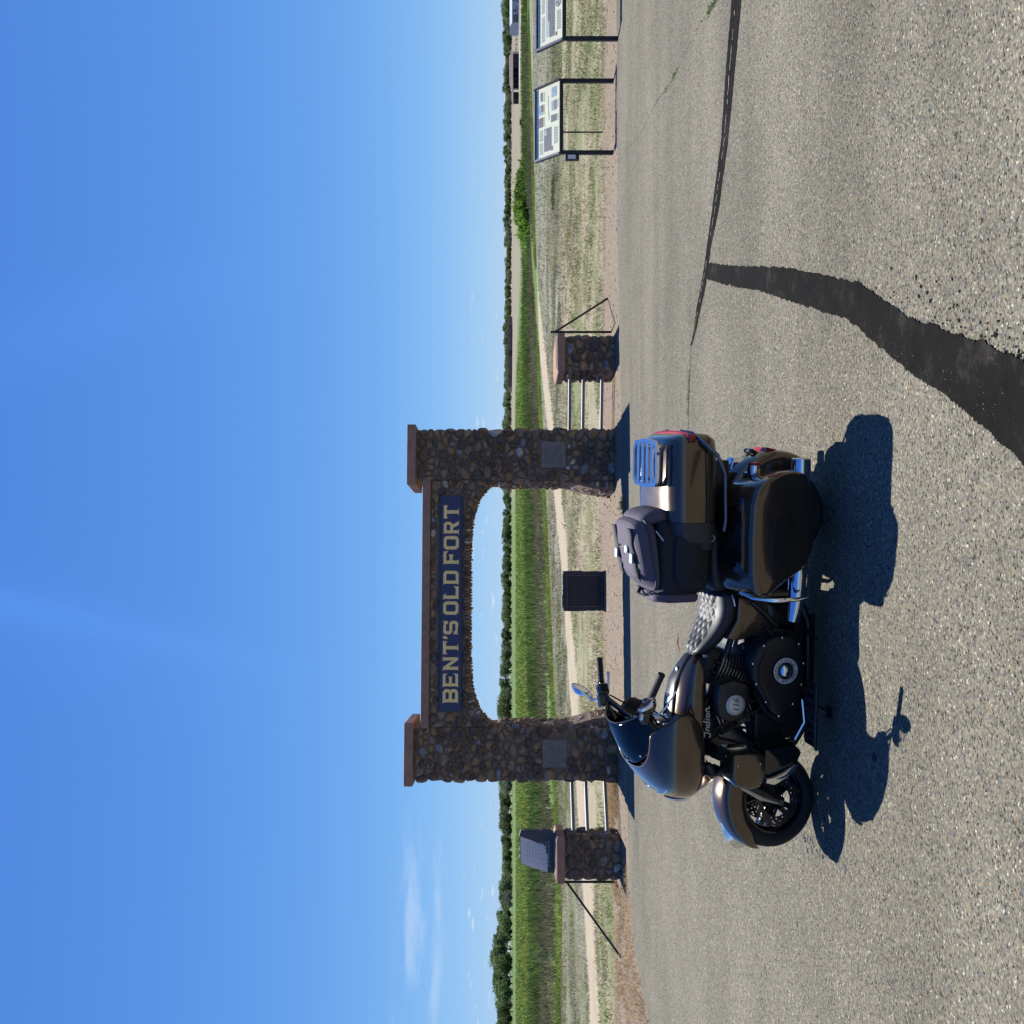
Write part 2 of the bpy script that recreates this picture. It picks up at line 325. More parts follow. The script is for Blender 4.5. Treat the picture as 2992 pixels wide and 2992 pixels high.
def tar_mat():
    m = bpy.data.materials.new('crack_sealant'); m.use_nodes = True; t, N_, L_ = nodes(m); b = t.nodes['Principled BSDF']; b.inputs['Roughness'].default_value = .95; b.inputs['Specular IOR Level'].default_value = .06
    geo = N_('ShaderNodeNewGeometry')
    def noise(s, d=5):
        n = N_('ShaderNodeTexNoise'); n.inputs['Scale'].default_value = s; n.inputs['Detail'].default_value = d; n.inputs['Roughness'].default_value = .7; L_(geo.outputs['Position'], n.inputs['Vector']); return n.outputs['Fac']
    r = ramp(N_, [(.3, (.0055, .005, .0045)), (.55, (.010, .0092, .008)), (.72, (.036, .032, .026))]); L_(noise(4, 9), r.inputs[0])
    dust = ramp(N_, [(.67, (0, 0, 0)), (.72, (1, 1, 1))]); L_(noise(85, 2), dust.inputs[0])
    d2 = ramp(N_, [(.48, (0, 0, 0)), (.62, (1, 1, 1))]); L_(noise(3.2, 3), d2.inputs[0])
    mu = N_('ShaderNodeMath'); mu.operation = 'MULTIPLY'; L_(dust.outputs[0], mu.inputs[0]); L_(d2.outputs[0], mu.inputs[1])
    mx_ = N_('ShaderNodeMix'); mx_.data_type = 'RGBA'; L_(mu.outputs[0], mx_.inputs['Factor']); L_(r.outputs[0], mx_.inputs['A']); mx_.inputs['B'].default_value = (.20, .185, .155, 1); L_(mx_.outputs['Result'], b.inputs['Base Color'])
    bu = N_('ShaderNodeBump'); bu.inputs['Strength'].default_value = .5; bu.inputs['Distance'].default_value = .004; L_(noise(110, 3), bu.inputs['Height']); L_(bu.outputs[0], b.inputs['Normal'])
    return m

def leaf_mat(name, cols, trans=.45, vscale=None):
    m = bpy.data.materials.new(name); m.use_nodes = True; t, N_, L_ = nodes(m); b = t.nodes['Principled BSDF']; o = t.nodes['Material Output']
    geo = N_('ShaderNodeNewGeometry'); oi = N_('ShaderNodeObjectInfo')
    r = ramp(N_, [(i/max(1, len(cols)-1), c) for i, c in enumerate(cols)]); L_(geo.outputs['Random Per Island'], r.inputs[0])
    mr = N_('ShaderNodeMapRange'); L_(oi.outputs['Random'], mr.inputs[0]); mr.inputs[3].default_value = .75; mr.inputs[4].default_value = 1.25
    pn_ = N_('ShaderNodeTexNoise'); pn_.inputs['Scale'].default_value = .22; pn_.inputs['Detail'].default_value = 5; pn_.inputs['Roughness'].default_value = .65; L_(geo.outputs['Position'], pn_.inputs['Vector'])
    pr_ = N_('ShaderNodeMapRange'); L_(pn_.outputs['Fac'], pr_.inputs[0]); pr_.inputs[1].default_value = .33; pr_.inputs[2].default_value = .67; pr_.inputs[3].default_value = .58; pr_.inputs[4].default_value = 1.35
    pm_ = N_('ShaderNodeMath'); pm_.operation = 'MULTIPLY'; L_(mr.outputs[0], pm_.inputs[0]); L_(pr_.outputs[0], pm_.inputs[1])
    h = N_('ShaderNodeHueSaturation'); L_(r.outputs[0], h.inputs['Color']); L_(pm_.outputs[0], h.inputs['Value'])
    mr3 = N_('ShaderNodeMapRange'); L_(oi.outputs['Random'], mr3.inputs[0]); mr3.inputs[3].default_value = .485; mr3.inputs[4].default_value = .51; L_(mr3.outputs[0], h.inputs['Hue'])
    L_(h.outputs[0], b.inputs['Base Color']); b.inputs['Roughness'].default_value = .7; b.inputs['Specular IOR Level'].default_value = .2
    tr = N_('ShaderNodeBsdfTranslucent'); L_(h.outputs[0], tr.inputs[0]); mx_ = N_('ShaderNodeMixShader'); mx_.inputs[0].default_value = trans
    L_(b.outputs[0], mx_.inputs[1]); L_(tr.outputs[0], mx_.inputs[2]); L_(mx_.outputs[0], o.inputs[0])
    return m

# ------------------------------------------------------------------ terrain
def sst(x, a, b): t = np.clip((np.asarray(x, float)-a)/(b-a), 0, 1); return t*t*(3-2*t)
def terr(x, y):
    x = np.asarray(x, float); y = np.asarray(y, float)
    dip = -2.3*sst(y, 95, 190)*(1-sst(y, 520, 950))*sst(x/np.maximum(y, 1), .10, .30)
    return -.02+dip
def G(px, py):                                   # photo ray -> point on the land
    dx, dz = (1496-py)/F, -(px-HZ)/F; t = CAMH/max(-dz, 1e-5)
    for _ in range(60): t = t*.5+.5*(CAMH-float(terr(dx*t, t)))/max(-dz, 1e-5)
    return dx*t, t
def GP(px, py):                                  # photo ray -> point on the level pavement
    t = CAMH*F/(px-HZ); return (1496-py)/F*t, t
def cells(path): return np.array(path, float)
path_pts = cells([(-60, 12), (-30, 16.5), (-18, 18.6), (-10.5, 20.4), (-9.0, 21.8), (-1.2, 32), (3.9, 42), (9.5, 54), (16, 66), (31, 92), (38, 102), (45, 104), (60, 108)])
green_pts = cells([(-200, 60), (-40, 38), (-14, 33), (-8, 38), (-1.6, 44.5), (5, 52.5), (8, 56), (14.5, 62), (19.6, 67), (28, 72), (42, 84), (90, 120), (600, 300)])
road_px = [(1533, -160), (1531, 0), (1533, 60), (1536, 110), (1539, 170), (1541, 225)]
road2_px = [(1522, -160), (1521, 0), (1520, 60), (1519, 120), (1518, 185), (1517, 215)]
def seg_dist(x, y, pts):
    d = np.full(x.shape, 1e9)
    for (x0, y0), (x1, y1) in zip(pts[:-1], pts[1:]):
        vx, vy = x1-x0, y1-y0; t = np.clip(((x-x0)*vx+(y-y0)*vy)/(vx*vx+vy*vy), 0, 1)
        d = np.minimum(d, np.hypot(x-x0-t*vx, y-y0-t*vy))
    return d
ys = np.concatenate([np.linspace(-14, 14, 30), np.geomspace(14.3, 110, 210), np.geomspace(111, 900, 150), np.geomspace(920, 9000, 40)])
aa = np.linspace(-1.5, 1.5, 260)
YY, AA = np.meshgrid(ys, aa, indexing='ij'); XX = AA*np.maximum(YY+14, 12)
ZZ = terr(XX, YY)
nv = XX.size; nr, nc = XX.shape
idx = np.arange(nv).reshape(nr, nc)
fa = np.stack([idx[:-1, :-1], idx[:-1, 1:], idx[1:, 1:], idx[1:, :-1]], -1).reshape(-1, 4)
me = bpy.data.meshes.new('ground'); me.from_pydata(np.stack([XX, YY, ZZ], -1).reshape(-1, 3).tolist(), [], fa.tolist())
def attr(n, a): q = me.attributes.new(n, 'FLOAT', 'POINT'); q.data.foreach_set('value', np.ascontiguousarray(a, dtype=np.float32).ravel())
gr = YY-np.interp(XX, green_pts[:, 0], green_pts[:, 1])
attr('path', 1.35-seg_dist(XX, YY, path_pts))
attr('green', np.clip(gr*.5, -10, 10))
redY = np.interp(XX, [-30, -9, -4, 0, 5, 12, 40], [14.5, 15.9, 18.0, 19.6, 18.6, 18.2, 17.6])
attr('red', np.clip(redY-YY, -10, 10)*.9)
attr('grey', np.clip(sst(YY-np.interp(XX, path_pts[:, 0], path_pts[:, 1]), -1, 4)+.75*sst(YY, 27, 36)*sst(XX/np.maximum(YY, 1), .02, .10), 0, 1))
u_ = XX/np.maximum(YY, 1)
attr('tan', np.clip(sst(YY, 300, 380)*sst(u_, -.02, .06)*(1-.0*u_)+sst(YY, 360, 420)*sst(u_, .0, .05), 0, 1)*(1-sst(YY, 1300, 1700)))
attr('light', sst(YY, 120, 260)*(1-.6*sst(u_, -.16, -.02)))
rd1 = np.array([G(*p) for p in road_px]); rd2 = np.array([G(*p) for p in road2_px])
attr('road', np.maximum(3.2-seg_dist(XX, YY, rd1), 9.0-seg_dist(XX, YY, rd2)))
tag(link('ground', me, ground_mat(), smooth=True), kind='structure')

# pavement of the parking lot, its far edge ragged
edge_px = [(1803, -900), (1803, -300), (1803, 0), (1800, 300), (1806, 700), (1811, 1000), (1815, 1300), (1820, 1700), (1828, 2200), (1838, 2600), (1850, 2750), (1875, 2880), (1899, 3000), (1960, 3300)]
eg = np.array([GP(*p) for p in edge_px]); o_ = np.argsort(eg[:, 0]); eg = eg[o_]
xs = np.linspace(-11.5, 26, 620); ey = np.interp(xs, eg[:, 0], eg[:, 1])
jn = np.zeros_like(xs)
for fr_, am in ((1.1, .10), (3.3, .06), (9, .035), (27, .02)): jn += am*np.sin(xs*fr_+rng.uniform(0, 6))*rng.uniform(.6, 1)
ey = ey+jn*.8+rng.normal(0, .012, xs.shape)
pv = []; pf = []
for k, (x, y) in enumerate(zip(xs, ey)): pv += [(x, y, 0), (x, y+.03, -.035), (x, -12, 0)]
for k in range(len(xs)-1):
    a, b = 3*k, 3*k+3; pf += [(a, b, b+1, a+1), (a+2, b+2, b, a)]
pav_m = pave_mat(); tag(mesh('pavement', pv, pf, pav_m), kind='structure')

# crack sealant and cracks
def ribbon(up, lo, name, z, jit, seed, n=160):
    r = np.random.default_rng(seed); U = np.array([GP(*p) for p in up]); Lo = np.array([GP(*p) for p in lo])
    def rs(Q):
        d = np.r_[0, np.cumsum(np.hypot(*np.diff(Q, axis=0).T))]; t = np.linspace(0, d[-1], n); return np.stack([np.interp(t, d, Q[:, 0]), np.interp(t, d, Q[:, 1])], 1)
    U, Lo = rs(U), rs(Lo); D_ = U-Lo; D_ /= np.linalg.norm(D_, axis=1)[:, None]
    def rag(): w_ = r.normal(0, jit, n); w2 = np.convolve(r.normal(0, jit*4, n+8), np.ones(9)/9, 'valid'); return (w_+w2)[:, None]
    U = U+D_*rag(); Lo = Lo+D_*rag()
    v = []; f = []
    for k in range(n):
        v += [(*U[k], z), (*Lo[k], z)]
        if k: f.append((2*k-2, 2*k, 2*k+1, 2*k-1))
    return tag(mesh(name, v, f, tar_m), 'dark crack sealant strip', 'sealant')
tar_m = tar_mat()
q = lambda x, y: (2000+x/1.9325, 800+y/1.932)
z0 = lambda x, y: (2000+x/1.9476, y/1.9476)
o = ribbon([z0(120, 1495), z0(300, 1515), z0(550, 1520), z0(780, 1560), z0(1000, 1610), q(1130, 150), q(1260, 235), q(1400, 290), q(1550, 345), q(1700, 390), q(1850, 450), q(1960, 520), q(2300, 760)],
       [z0(120, 1585), q(300, 75), q(450, 98), q(540, 135), q(700, 185), q(900, 245), q(1000, 310), q(1100, 400), q(1200, 490), q(1350, 600), q(1450, 660), q(1600, 780), q(1700, 870), q(1800, 950), q(1960, 1110), q(2300, 1400)], 'crack_sealant', .006, .0032, 3, 900)
tag(o, 'wide black curving band of tar sealant on the pavement', 'sealant')
o = ribbon([(2262, -900), (2184, -180), (2167, 0), (2149, 193), (2128, 411), (2100, 617), (2077, 724), (2070, 783), (2060, 850), (2048, 900), (2036, 960), (2022, 1010)],
       [(2226, -900), (2155, -180), (2139, 0), (2123, 193), (2108, 411), (2081, 617), (2066, 724), (2058, 783), (2047, 850), (2036, 900), (2030, 960), (2019, 1010)], 'crack_sealant', .004, .0022, 4, 700)
tag(o, 'narrow straight strip of tar sealant along a pavement seam', 'sealant')
dark_m = P('crack_dark', (.018, .017, .016), .95, noise=(30, .4)); dirt_m = P('crack_dirt', (.36, .32, .25), .95, noise=(40, .3))
def crack(pts, wd, z, name, m, label, seed, gap=False):
    r = np.random.default_rng(seed); Q = np.array([GP(*p) for p in pts]); d = np.r_[0, np.cumsum(np.hypot(*np.diff(Q, axis=0).T))]; n = int(max(20, d[-1]*28)); t = np.linspace(0, d[-1], n)
    X = np.interp(t, d, Q[:, 0])+r.normal(0, wd*.7, n); Y = np.interp(t, d, Q[:, 1])+r.normal(0, wd*.9, n); W_ = wd*r.uniform(.35, 1, n); v = []; f = []
    for k in range(n):
        v += [(X[k], Y[k]-W_[k], z), (X[k], Y[k]+W_[k], z)]
        if k and not (gap and r.random() < .45): f.append((2*k-2, 2*k-1, 2*k+1, 2*k))
    return tag(mesh(name, v, f, m), label, 'crack')
tag(crack([(2244, -900), (2170, -180), (2153, 0), (2136, 193), (2119, 411), (2091, 617), (2071, 724), (2064, 783), (2040, 920)], .006, .009, 'seam_crack', dirt_m, 'dusty hairline gap running inside the narrow seam sealant', 5, True), kind='stuff')
crack([(2020, 1000), (2016, 1100), (2012, 1200), (2011, 1290)], .010, .003, 'pavement_crack', dark_m, 'thin dark crack with weeds continuing the sealed seam', 6)
crack([(1799, 463), (1807, 477), (1830, 435), (1864, 404), (1880, 375), (1920, 294), (1952, 255), (1975, 215), (2000, 160), (2040, 80), (2085, 5), (2130, -110)], .012, .003, 'pavement_crack', dark_m, 'thin zigzag dark crack running from beside the wayside panel', 7)
crack([(2105, 880), (2080, 895), (2062, 915), (2040, 930)], .007, .003, 'pavement_crack', dark_m, 'short dark crack beside the fork in the sealant', 8)
sp_ = MB(); rs_ = random.Random(9)
for k in range(130):
    t = rs_.random()**.7; bx0, by0 = q(1000+900*t, 60+430*t); x, y = GP(bx0+rs_.expovariate(1/55.), by0-rs_.expovariate(1/28.)+8); r0 = rs_.uniform(.002, .008)*rs_.choice((.6, 1, 1.3)); n = 7
    sp_.add([(x+math.cos(2*math.pi*i/n)*r0*rs_.uniform(.4, 1.5), y+math.sin(2*math.pi*i/n)*r0*rs_.uniform(.4, 1.3), .003) for i in range(n)], [tuple(range(n))])
tag(sp_.build('tar_spatter', tar_m, smooth=False), 'black tar specks spattered beside the wide sealant band', 'spatter', kind='stuff')
# red streak of plastic on the pavement
m_ = MB(); pts = [GP(1981, 1850), GP(1982.5, 1868), GP(1981.5, 1880), GP(1987, 1902)]
m_.tube([(x, y, .008) for x, y in pts], [.004, .007, .006, .003], 6); tag(m_.build('plastic_strip', P('red_plastic', (.42, .03, .03), .5)), 'thin red strip lying on the pavement beyond the motorcycle', 'strip')
# oil drips by the front wheel
oil = MB(); 
for k in range(26):
    px, py = (2335+random.gauss(0, 1)*9+k*2.6, 2425+k*3.2+random.gauss(0, 8)); x, y = GP(px, py); r0 = random.uniform(.006, .022)
    n = 9; oil.add([(x+math.cos(2*math.pi*i/n)*r0*random.uniform(.5, 1.3), y+math.sin(2*math.pi*i/n)*r0*random.uniform(.5, 1.3), .003) for i in range(n)], [tuple(range(n))])
for px, py, r0 in ((2555, 2210, .03), (2640, 2155, .022), (2470, 2540, .03), (2560, 2220, .02), (2510, 2060, .012), (2330, 2700, .02), (2260, 2690, .014), (2235, 2830, .025), (2240, 2845, .018)):
    x, y = GP(px, py); n = 10; oil.add([(x+math.cos(2*math.pi*i/n)*r0*random.uniform(.4, 1.2), y+math.sin(2*math.pi*i/n)*r0*random.uniform(.4, 1.2), .003) for i in range(n)], [tuple(range(n))])
tag(oil.build('oil_stains', P('oil_stain', (.02, .019, .018), .5), smooth=False), 'black oil drips spotting the pavement in front of the motorcycle', 'stain', kind='stuff')

# ------------------------------------------------------------------ text helper (flat print)
def text_mesh(body, size, extrude=.0015, shear=0, align='CENTER'):
    cu = bpy.data.curves.new('t', 'FONT'); cu.body = body; cu.size = size; cu.extrude = extrude; cu.shear = shear; cu.align_x = align; cu.align_y = 'CENTER'; cu.resolution_u = 3
    ob = bpy.data.objects.new('t', cu); C.objects.link(ob); dg = bpy.context.evaluated_depsgraph_get()
    me_ = bpy.data.meshes.new_from_object(ob.evaluated_get(dg)); bpy.data.objects.remove(ob); bpy.data.curves.remove(cu); return me_
def poly_mesh(loops_list, extrude):
    """filled outlines with holes -> mesh in the xy plane"""
    cu = bpy.data.curves.new('p', 'CURVE'); cu.dimensions = '2D'; cu.fill_mode = 'BOTH'; cu.extrude = extrude
    for lp in loops_list:
        s = cu.splines.new('POLY'); s.points.add(len(lp)-1); s.use_cyclic_u = True
        for p, (x, y) in zip(s.points, lp): p.co = (x, y, 0, 1)
    ob = bpy.data.objects.new('p', cu); C.objects.link(ob); dg = bpy.context.evaluated_depsgraph_get()
    me_ = bpy.data.meshes.new_from_object(ob.evaluated_get(dg)); bpy.data.objects.remove(ob); bpy.data.curves.remove(cu); return me_

# ------------------------------------------------------------------ cobble masonry
def clip(poly, nx, ny, c):
    out_ = []
    for i in range(len(poly)):
        a, b = poly[i], poly[(i+1) % len(poly)]; da = nx*a[0]+ny*a[1]-c; db = nx*b[0]+ny*b[1]-c
        if da <= 0: out_.append(a)
        if (da < 0 < db) or (db < 0 < da): t = da/(da-db); out_.append((a[0]+(b[0]-a[0])*t, a[1]+(b[1]-a[1])*t))
    return out_
def voronoi(w_, h_, sp, rnd, asp=1.25, relax=1):
    """relaxed cells filling a w x h rectangle, wider than tall"""
    n = max(2, int(w_*h_/(sp*sp))); H2 = h_*asp
    pts = [(rnd.random()*w_, rnd.random()*H2) for _ in range(n)]
    def cellsof():
        A = np.array(pts); res = []
        for i, (x, y) in enumerate(pts):
            poly = [(0, 0), (w_, 0), (w_, H2), (0, H2)]; d = np.hypot(A[:, 0]-x, A[:, 1]-y)
            for j in np.argsort(d)[1:22]:
                if d[j] < 1e-6: continue
                X, Y = A[j]; nx, ny = X-x, Y-y; poly = clip(poly, nx, ny, nx*(x+X)/2+ny*(y+Y)/2)
                if len(poly) < 3: break
            res.append(poly)
        return res
    for _ in range(relax):
        cs = cellsof(); new = []
        for k, p in enumerate(cs):
            if len(p) < 3: new.append((rnd.random()*w_, rnd.random()*H2)); continue
            mxx = sum(a[0] for a in p)/len(p); my = sum(a[1] for a in p)/len(p); new.append((pts[k][0]*.45+mxx*.55, pts[k][1]*.45+my*.55))
        pts = new
    return [[(a[0], a[1]/asp) for a in p] for p in cellsof() if len(p) >= 3]
def resample(poly, n):
    P_ = poly+[poly[0]]; d = [0]
    for a, b in zip(P_[:-1], P_[1:]): d.append(d[-1]+math.hypot(b[0]-a[0], b[1]-a[1]))
    out_ = []; 
    for k in range(n):
        t = d[-1]*k/n; i = max(j for j in range(len(d)-1) if d[j] <= t+1e-12); g = (t-d[i])/max(1e-9, d[i+1]-d[i]); out_.append((P_[i][0]+(P_[i+1][0]-P_[i][0])*g, P_[i][1]+(P_[i+1][1]-P_[i][1])*g))
    return out_
def area(p): return abs(sum(p[i][0]*p[(i+1) % len(p)][1]-p[(i+1) % len(p)][0]*p[i][1] for i in range(len(p))))/2
def stone_from(poly, org, eu, ev, en, rnd, proud=.05, gap=.009, n=11):
    """one rounded cobble: local mesh + location"""
    for _ in range(2):
        poly = [(a[0]*s+b[0]*(1-s), a[1]*s+b[1]*(1-s)) for a, b in zip(poly, poly[1:]+poly[:1]) for s in (.75, .25)]
    p = resample(poly, n); cx = sum(a[0] for a in p)/n; cy = sum(a[1] for a in p)/n
    rad = math.sqrt(area(p)/math.pi)
    k = max(.55, 1-gap/rad)*rnd.uniform(.95, 1.05); hh = min(proud*rnd.uniform(.7, 1.35), rad*.75); tx, ty = rnd.uniform(-.2, .2), rnd.uniform(-.2, .2)
    v = []
    for g, z in ((1.0, -.02), (1.0, hh*.30), (.86, hh*.72), (.5, hh*.97)):
        for a in p:
            dx, dy = (a[0]-cx)*k*g, (a[1]-cy)*k*g
            v.append(eu*dx+ev*dy+en*(z+(dx*tx+dy*ty)*min(1, max(0, z/hh)))+en*rnd.uniform(-.002, .002))
    v.append(en*hh); f = []
    for r_ in range(3):
        for i in range(n): a, b = r_*n+i, r_*n+(i+1) % n; f.append((a, b, b+n, a+n))
    for i in range(n): f.append((3*n+i, 3*n+(i+1) % n, 4*n))
    return v, f, org+eu*cx+ev*cy, area(p)
class Masonry:
    def __init__(s, seed): s.items = []; s.r = random.Random(seed)
    def face(s, org, eu, ev, en, w_, h_, sp, keep=None, proud=.05, asp=1.25, vis=1.0):
        org, eu, ev, en = Vector(org), Vector(eu), Vector(ev), Vector(en)
        for p in voronoi(w_, h_, sp, s.r, asp):
            if area(p) < .0012: continue
            cx = sum(a[0] for a in p)/len(p); cy = sum(a[1] for a in p)/len(p)
            if keep and not keep(cx, cy): continue
            s.items.append((vis, stone_from(p, org, eu, ev, en, s.r, proud)))
    def build(s, parent, limit=290):
        s.items.sort(key=lambda t: -t[0]*t[1][3]); mb = MB()
        for k, (_, (v, f, loc, a)) in enumerate(s.items):
            if k < limit: mesh('stone', v, f, stone_m, parent, True, loc)
            else: mb.add([p+loc for p in v], f)
        if mb.v: tag(mesh('small_stones', mb.v, mb.f, stone_m, parent, True), kind='stuff')
X_, Y_, Z_ = Vector((1, 0, 0)), Vector((0, 1, 0)), Vector((0, 0, 1))

# ------------------------------------------------------------------ the stone gateway
arch = empty('stone_gateway', (-1.54, 16.15, 0), (0, 0, R_(5.4)), 'tall river-stone gateway arch with a navy name board across its lintel', 'arch')
OPEN, PW, PD, PH, CT = 2.11, .85, 1.10, 3.415, 3.57      # half opening, pillar width, depth, height, cap top
LD, LZ0, LZ1 = .42, 3.16, 3.30                             # lintel depth, slab
def soffit(x): t = min(1, abs(x)/OPEN); return 1.93+.55*(1-t**5.5)**(1/1.6)
mas = Masonry(5)
for s in (-1, 1):
    x0, x1 = (-OPEN-PW, -OPEN) if s < 0 else (OPEN, OPEN+PW)
    o = MB().box((x0, .0, -.06), (x1, PD, PH)).build('pillar', mortar, arch, False)
    cap = MB().box((x0-.10, -.10, PH+.002), (x1+.10, PD+.10, CT)).build('pillar_cap', sandstone, arch, False); bev(cap, .018, 2)
    pl = (x0+.20, x0+.66, .83, 1.25)                       # plaque opening on the front
    mas.face((x0-.02, 0, -.04), X_, Z_, -Y_, PW+.04, PH+.02, .132, lambda a, b, pl=pl, x0=x0: not (pl[0]-.03 < a+x0-.02 < pl[1]+.03 and pl[2]-.03 < b-.04 < pl[3]+.03), vis=3, asp=1.15)
    inn = OPEN*s; nn = -X_*s
    if s < 0: mas.face((inn, 0, -.04), Y_, Z_, nn, PD, 2.05, .15, vis=2); mas.face((x0, PD, -.04), -Y_, Z_, -X_, PD, PH+.02, .16, vis=.6)
    else: mas.face((inn, PD, -.04), -Y_, Z_, nn, PD, 2.05, .15, vis=1.2); mas.face((x1, 0, -.04), Y_, Z_, X_, PD, PH+.02, .16, vis=1)
    mas.face((x1, PD, -.04), -X_, Z_, Y_, PW, PH+.02, .17, vis=.4)
    # flared mortar footing on the inner side, with cobbles set in it
    ft = MB(); ft.loft([[Vector((inn, y, -.05)), Vector((inn-s*.20, y, -.05)), Vector((inn-s*.15, y, .38)), Vector((inn-s*.04, y, .78)), Vector((inn, y, .85))] for y in (.03, .35, .7, PD-.03)], True); ft.build('footing', mortar, arch, False)
    for k in range(46):
        y, z = mas.r.uniform(.05, PD-.05), mas.r.uniform(0, .75); d = .2-.2*(z/.82)**1.3
        c = Vector((inn-s*(d-.01), y, z)); r0 = mas.r.uniform(.045, .085)
        v, f, _, a = stone_from([(math.cos(t)*r0*mas.r.uniform(.8, 1.2), math.sin(t)*r0*mas.r.uniform(.6, 1)) for t in np.linspace(0, 2*math.pi, 8)[:-1]], Vector(), Y_*(-s), Z_, Vector((-s, 0, .25)).normalized(), mas.r, .05)
        mas.items.append((1.0, (v, f, c, a)))
    # front lip of the footing
    for k in range(9):
        z = .03+k*.085; d = .19-.2*(z/.82)**1.3
        if d < .05: continue
        v, f, _, a = stone_from([(math.cos(t)*d*.5, math.sin(t)*.042) for t in np.linspace(0, 2*math.pi, 9)[:-1]], Vector(), X_, Z_, -Y_, mas.r, .04); mas.items.append((2, (v, f, Vector((inn-s*d*.5, .03, z)), a)))
    # plaque
    pq = MB().box((pl[0], -.030, pl[2]), (pl[1], .01, pl[3])).build('plaque', P('weathered_plaque', (.20, .16, .13), .7, .0, noise=(16, .3), bump=(60, .4)), arch, False, 'weathered blue-grey square plaque set in the stonework'); bev(pq, .006, 1)
    lt = MB()
    for r_ in range(7):
        a = pl[0]+.05; zt = pl[3]-.07-r_*.045
        while a < pl[1]-.07: l = mas.r.uniform(.02, .06); lt.box((a, -.0318, zt), (min(a+l, pl[1]-.05), -.0295, zt+.014)); a += l+.014
    tag(lt.build('raised_lines', P('plaque_line', (.17, .135, .11), .6, .2), pq, False), kind='stuff')
# lintel body with curved soffit
nx = 48; xs_ = [OPEN*math.cos(math.pi*(1-k/nx)) for k in range(nx+1)]
rings = []
for y in (.02, .02+LD):
    rings.append([Vector((x, y, soffit(x))) for x in xs_]+[Vector((x, y, LZ0)) for x in xs_[::-1]])
lb = MB(); n2 = len(rings[0]); lb.add(rings[0]+rings[1], [])
for k in range(nx): lb.f += [(k, k+1, n2-2-k, n2-1-k), (n2+k+1, n2+k, 2*n2-1-k, 2*n2-2-k), (k+1, k, n2+k, n2+k+1)]
lb.f.append((n2-1, n2//2, n2+n2//2, 2*n2-1)); lb.build('lintel', mortar, arch, False)
bev(MB().box((-OPEN-.004, -.045, LZ0+.002), (OPEN+.004, .02+LD+.06, LZ1)).build('lintel_slab', sandstone, arch, False), .015, 2)
SB = (-1.83, 1.83, 2.60, 3.0)
def keep_l(a, b):
    x, z = a-OPEN, b+1.9
    if z < soffit(x)+.075 or z > LZ0-.02: return False
    return not (SB[0]-.05 < x < SB[1]+.05 and SB[2]-.045 < z < SB[3]+.045)
mas.face((-OPEN, .02, 1.9), X_, Z_, -Y_, 2*OPEN, LZ0-1.9, .125, keep_l, .045, 1.15, vis=2.5)
mas.face((OPEN, .02+LD, 1.9), -X_, Z_, Y_, 2*OPEN, LZ0-1.9, .15, lambda a, b: b+1.9 > soffit(OPEN-a)+.05, .05, 1.2, vis=.3)
# voussoirs: narrow stones standing on the soffit line
tt = 0; prev = None; ph = math.pi
while ph > 0:
    x = OPEN*math.cos(ph); z = soffit(x); e = 1e-3; dz = (soffit(x+e)-soffit(x-e))/(2*e) if abs(x) < OPEN-.01 else 3*np.sign(-x)
    tn = Vector((1, 0, dz)).normalized(); nm = Vector((-tn.z, 0, tn.x)); wd = mas.r.uniform(.035, .065); hh = mas.r.uniform(.055, .085)
    nm = nm if nm.z > 0 or abs(nm.z) < .01 else -nm
    for yy, en, vs_ in ((.02, -Y_, 2.4),):
        v, f, _, a = stone_from([(math.cos(t)*wd*.52, math.sin(t)*hh) for t in np.linspace(0, 2*math.pi, 9)[:-1]], Vector(), tn, nm, en, mas.r, .055, .004); mas.items.append((vs_*.8, (v, f, Vector((x, yy, z))+nm*hh*.72, a)))
    v, f, _, a = stone_from([(math.cos(t)*wd*.52, math.sin(t)*LD*.48) for t in np.linspace(0, 2*math.pi, 9)[:-1]], Vector(), tn, Y_, -nm, mas.r, .028, .004); mas.items.append((.3, (v, f, Vector((x, .02+LD/2, z)), a)))
    ds = wd*1.02; spd = math.hypot(OPEN*math.sin(ph), dz*OPEN*math.sin(ph)) or .3; ph -= min(.06, ds/max(.25, spd))
mas.build(arch)
# name board
def board_mat():
    m = bpy.data.materials.new('navy_board_paint'); m.use_nodes = True; t, N_, L_ = nodes(m); b = t.nodes['Principled BSDF']; b.inputs['Roughness'].default_value = .45
    tc_ = N_('ShaderNodeTexCoord')
    n = N_('ShaderNodeTexNoise'); n.inputs['Scale'].default_value = 16; n.inputs['Detail'].default_value = 8; n.inputs['Roughness'].default_value = .7; L_(tc_.outputs['Object'], n.inputs['Vector'])
    n2_ = N_('ShaderNodeTexNoise'); n2_.inputs['Scale'].default_value = 3; L_(tc_.outputs['Object'], n2_.inputs['Vector'])
    ad = N_('ShaderNodeMath'); ad.operation = 'MULTIPLY_ADD'; L_(n2_.outputs['Fac'], ad.inputs[0]); ad.inputs[1].default_value = .35; L_(n.outputs['Fac'], ad.inputs[2])
    r = ramp(N_, [(.40, (.018, .024, .065)), (.60, (.026, .034, .085)), (.875, (.030, .038, .085)), (.895, (.38, .38, .40))]); L_(ad.outputs[0], r.inputs[0]); L_(r.outputs[0], b.inputs['Base Color'])
    return m
bd = bev(MB().box((SB[0], -.035, SB[2]), (SB[1], .03, SB[3])).build('name_board', board_mat(), arch, False, 'navy blue board with tan lettering reading BENT\'S OLD FORT, paint flaking'), .012, 2)
fr = MB()
for z in (SB[2], SB[3]-.022): fr.box((SB[0]+.02, -.043, z), (SB[1]-.02, -.036, z+.022))
fr.build('board_edge', P('board_edge', (.02, .024, .055), .6), bd, False)
s_ = .06
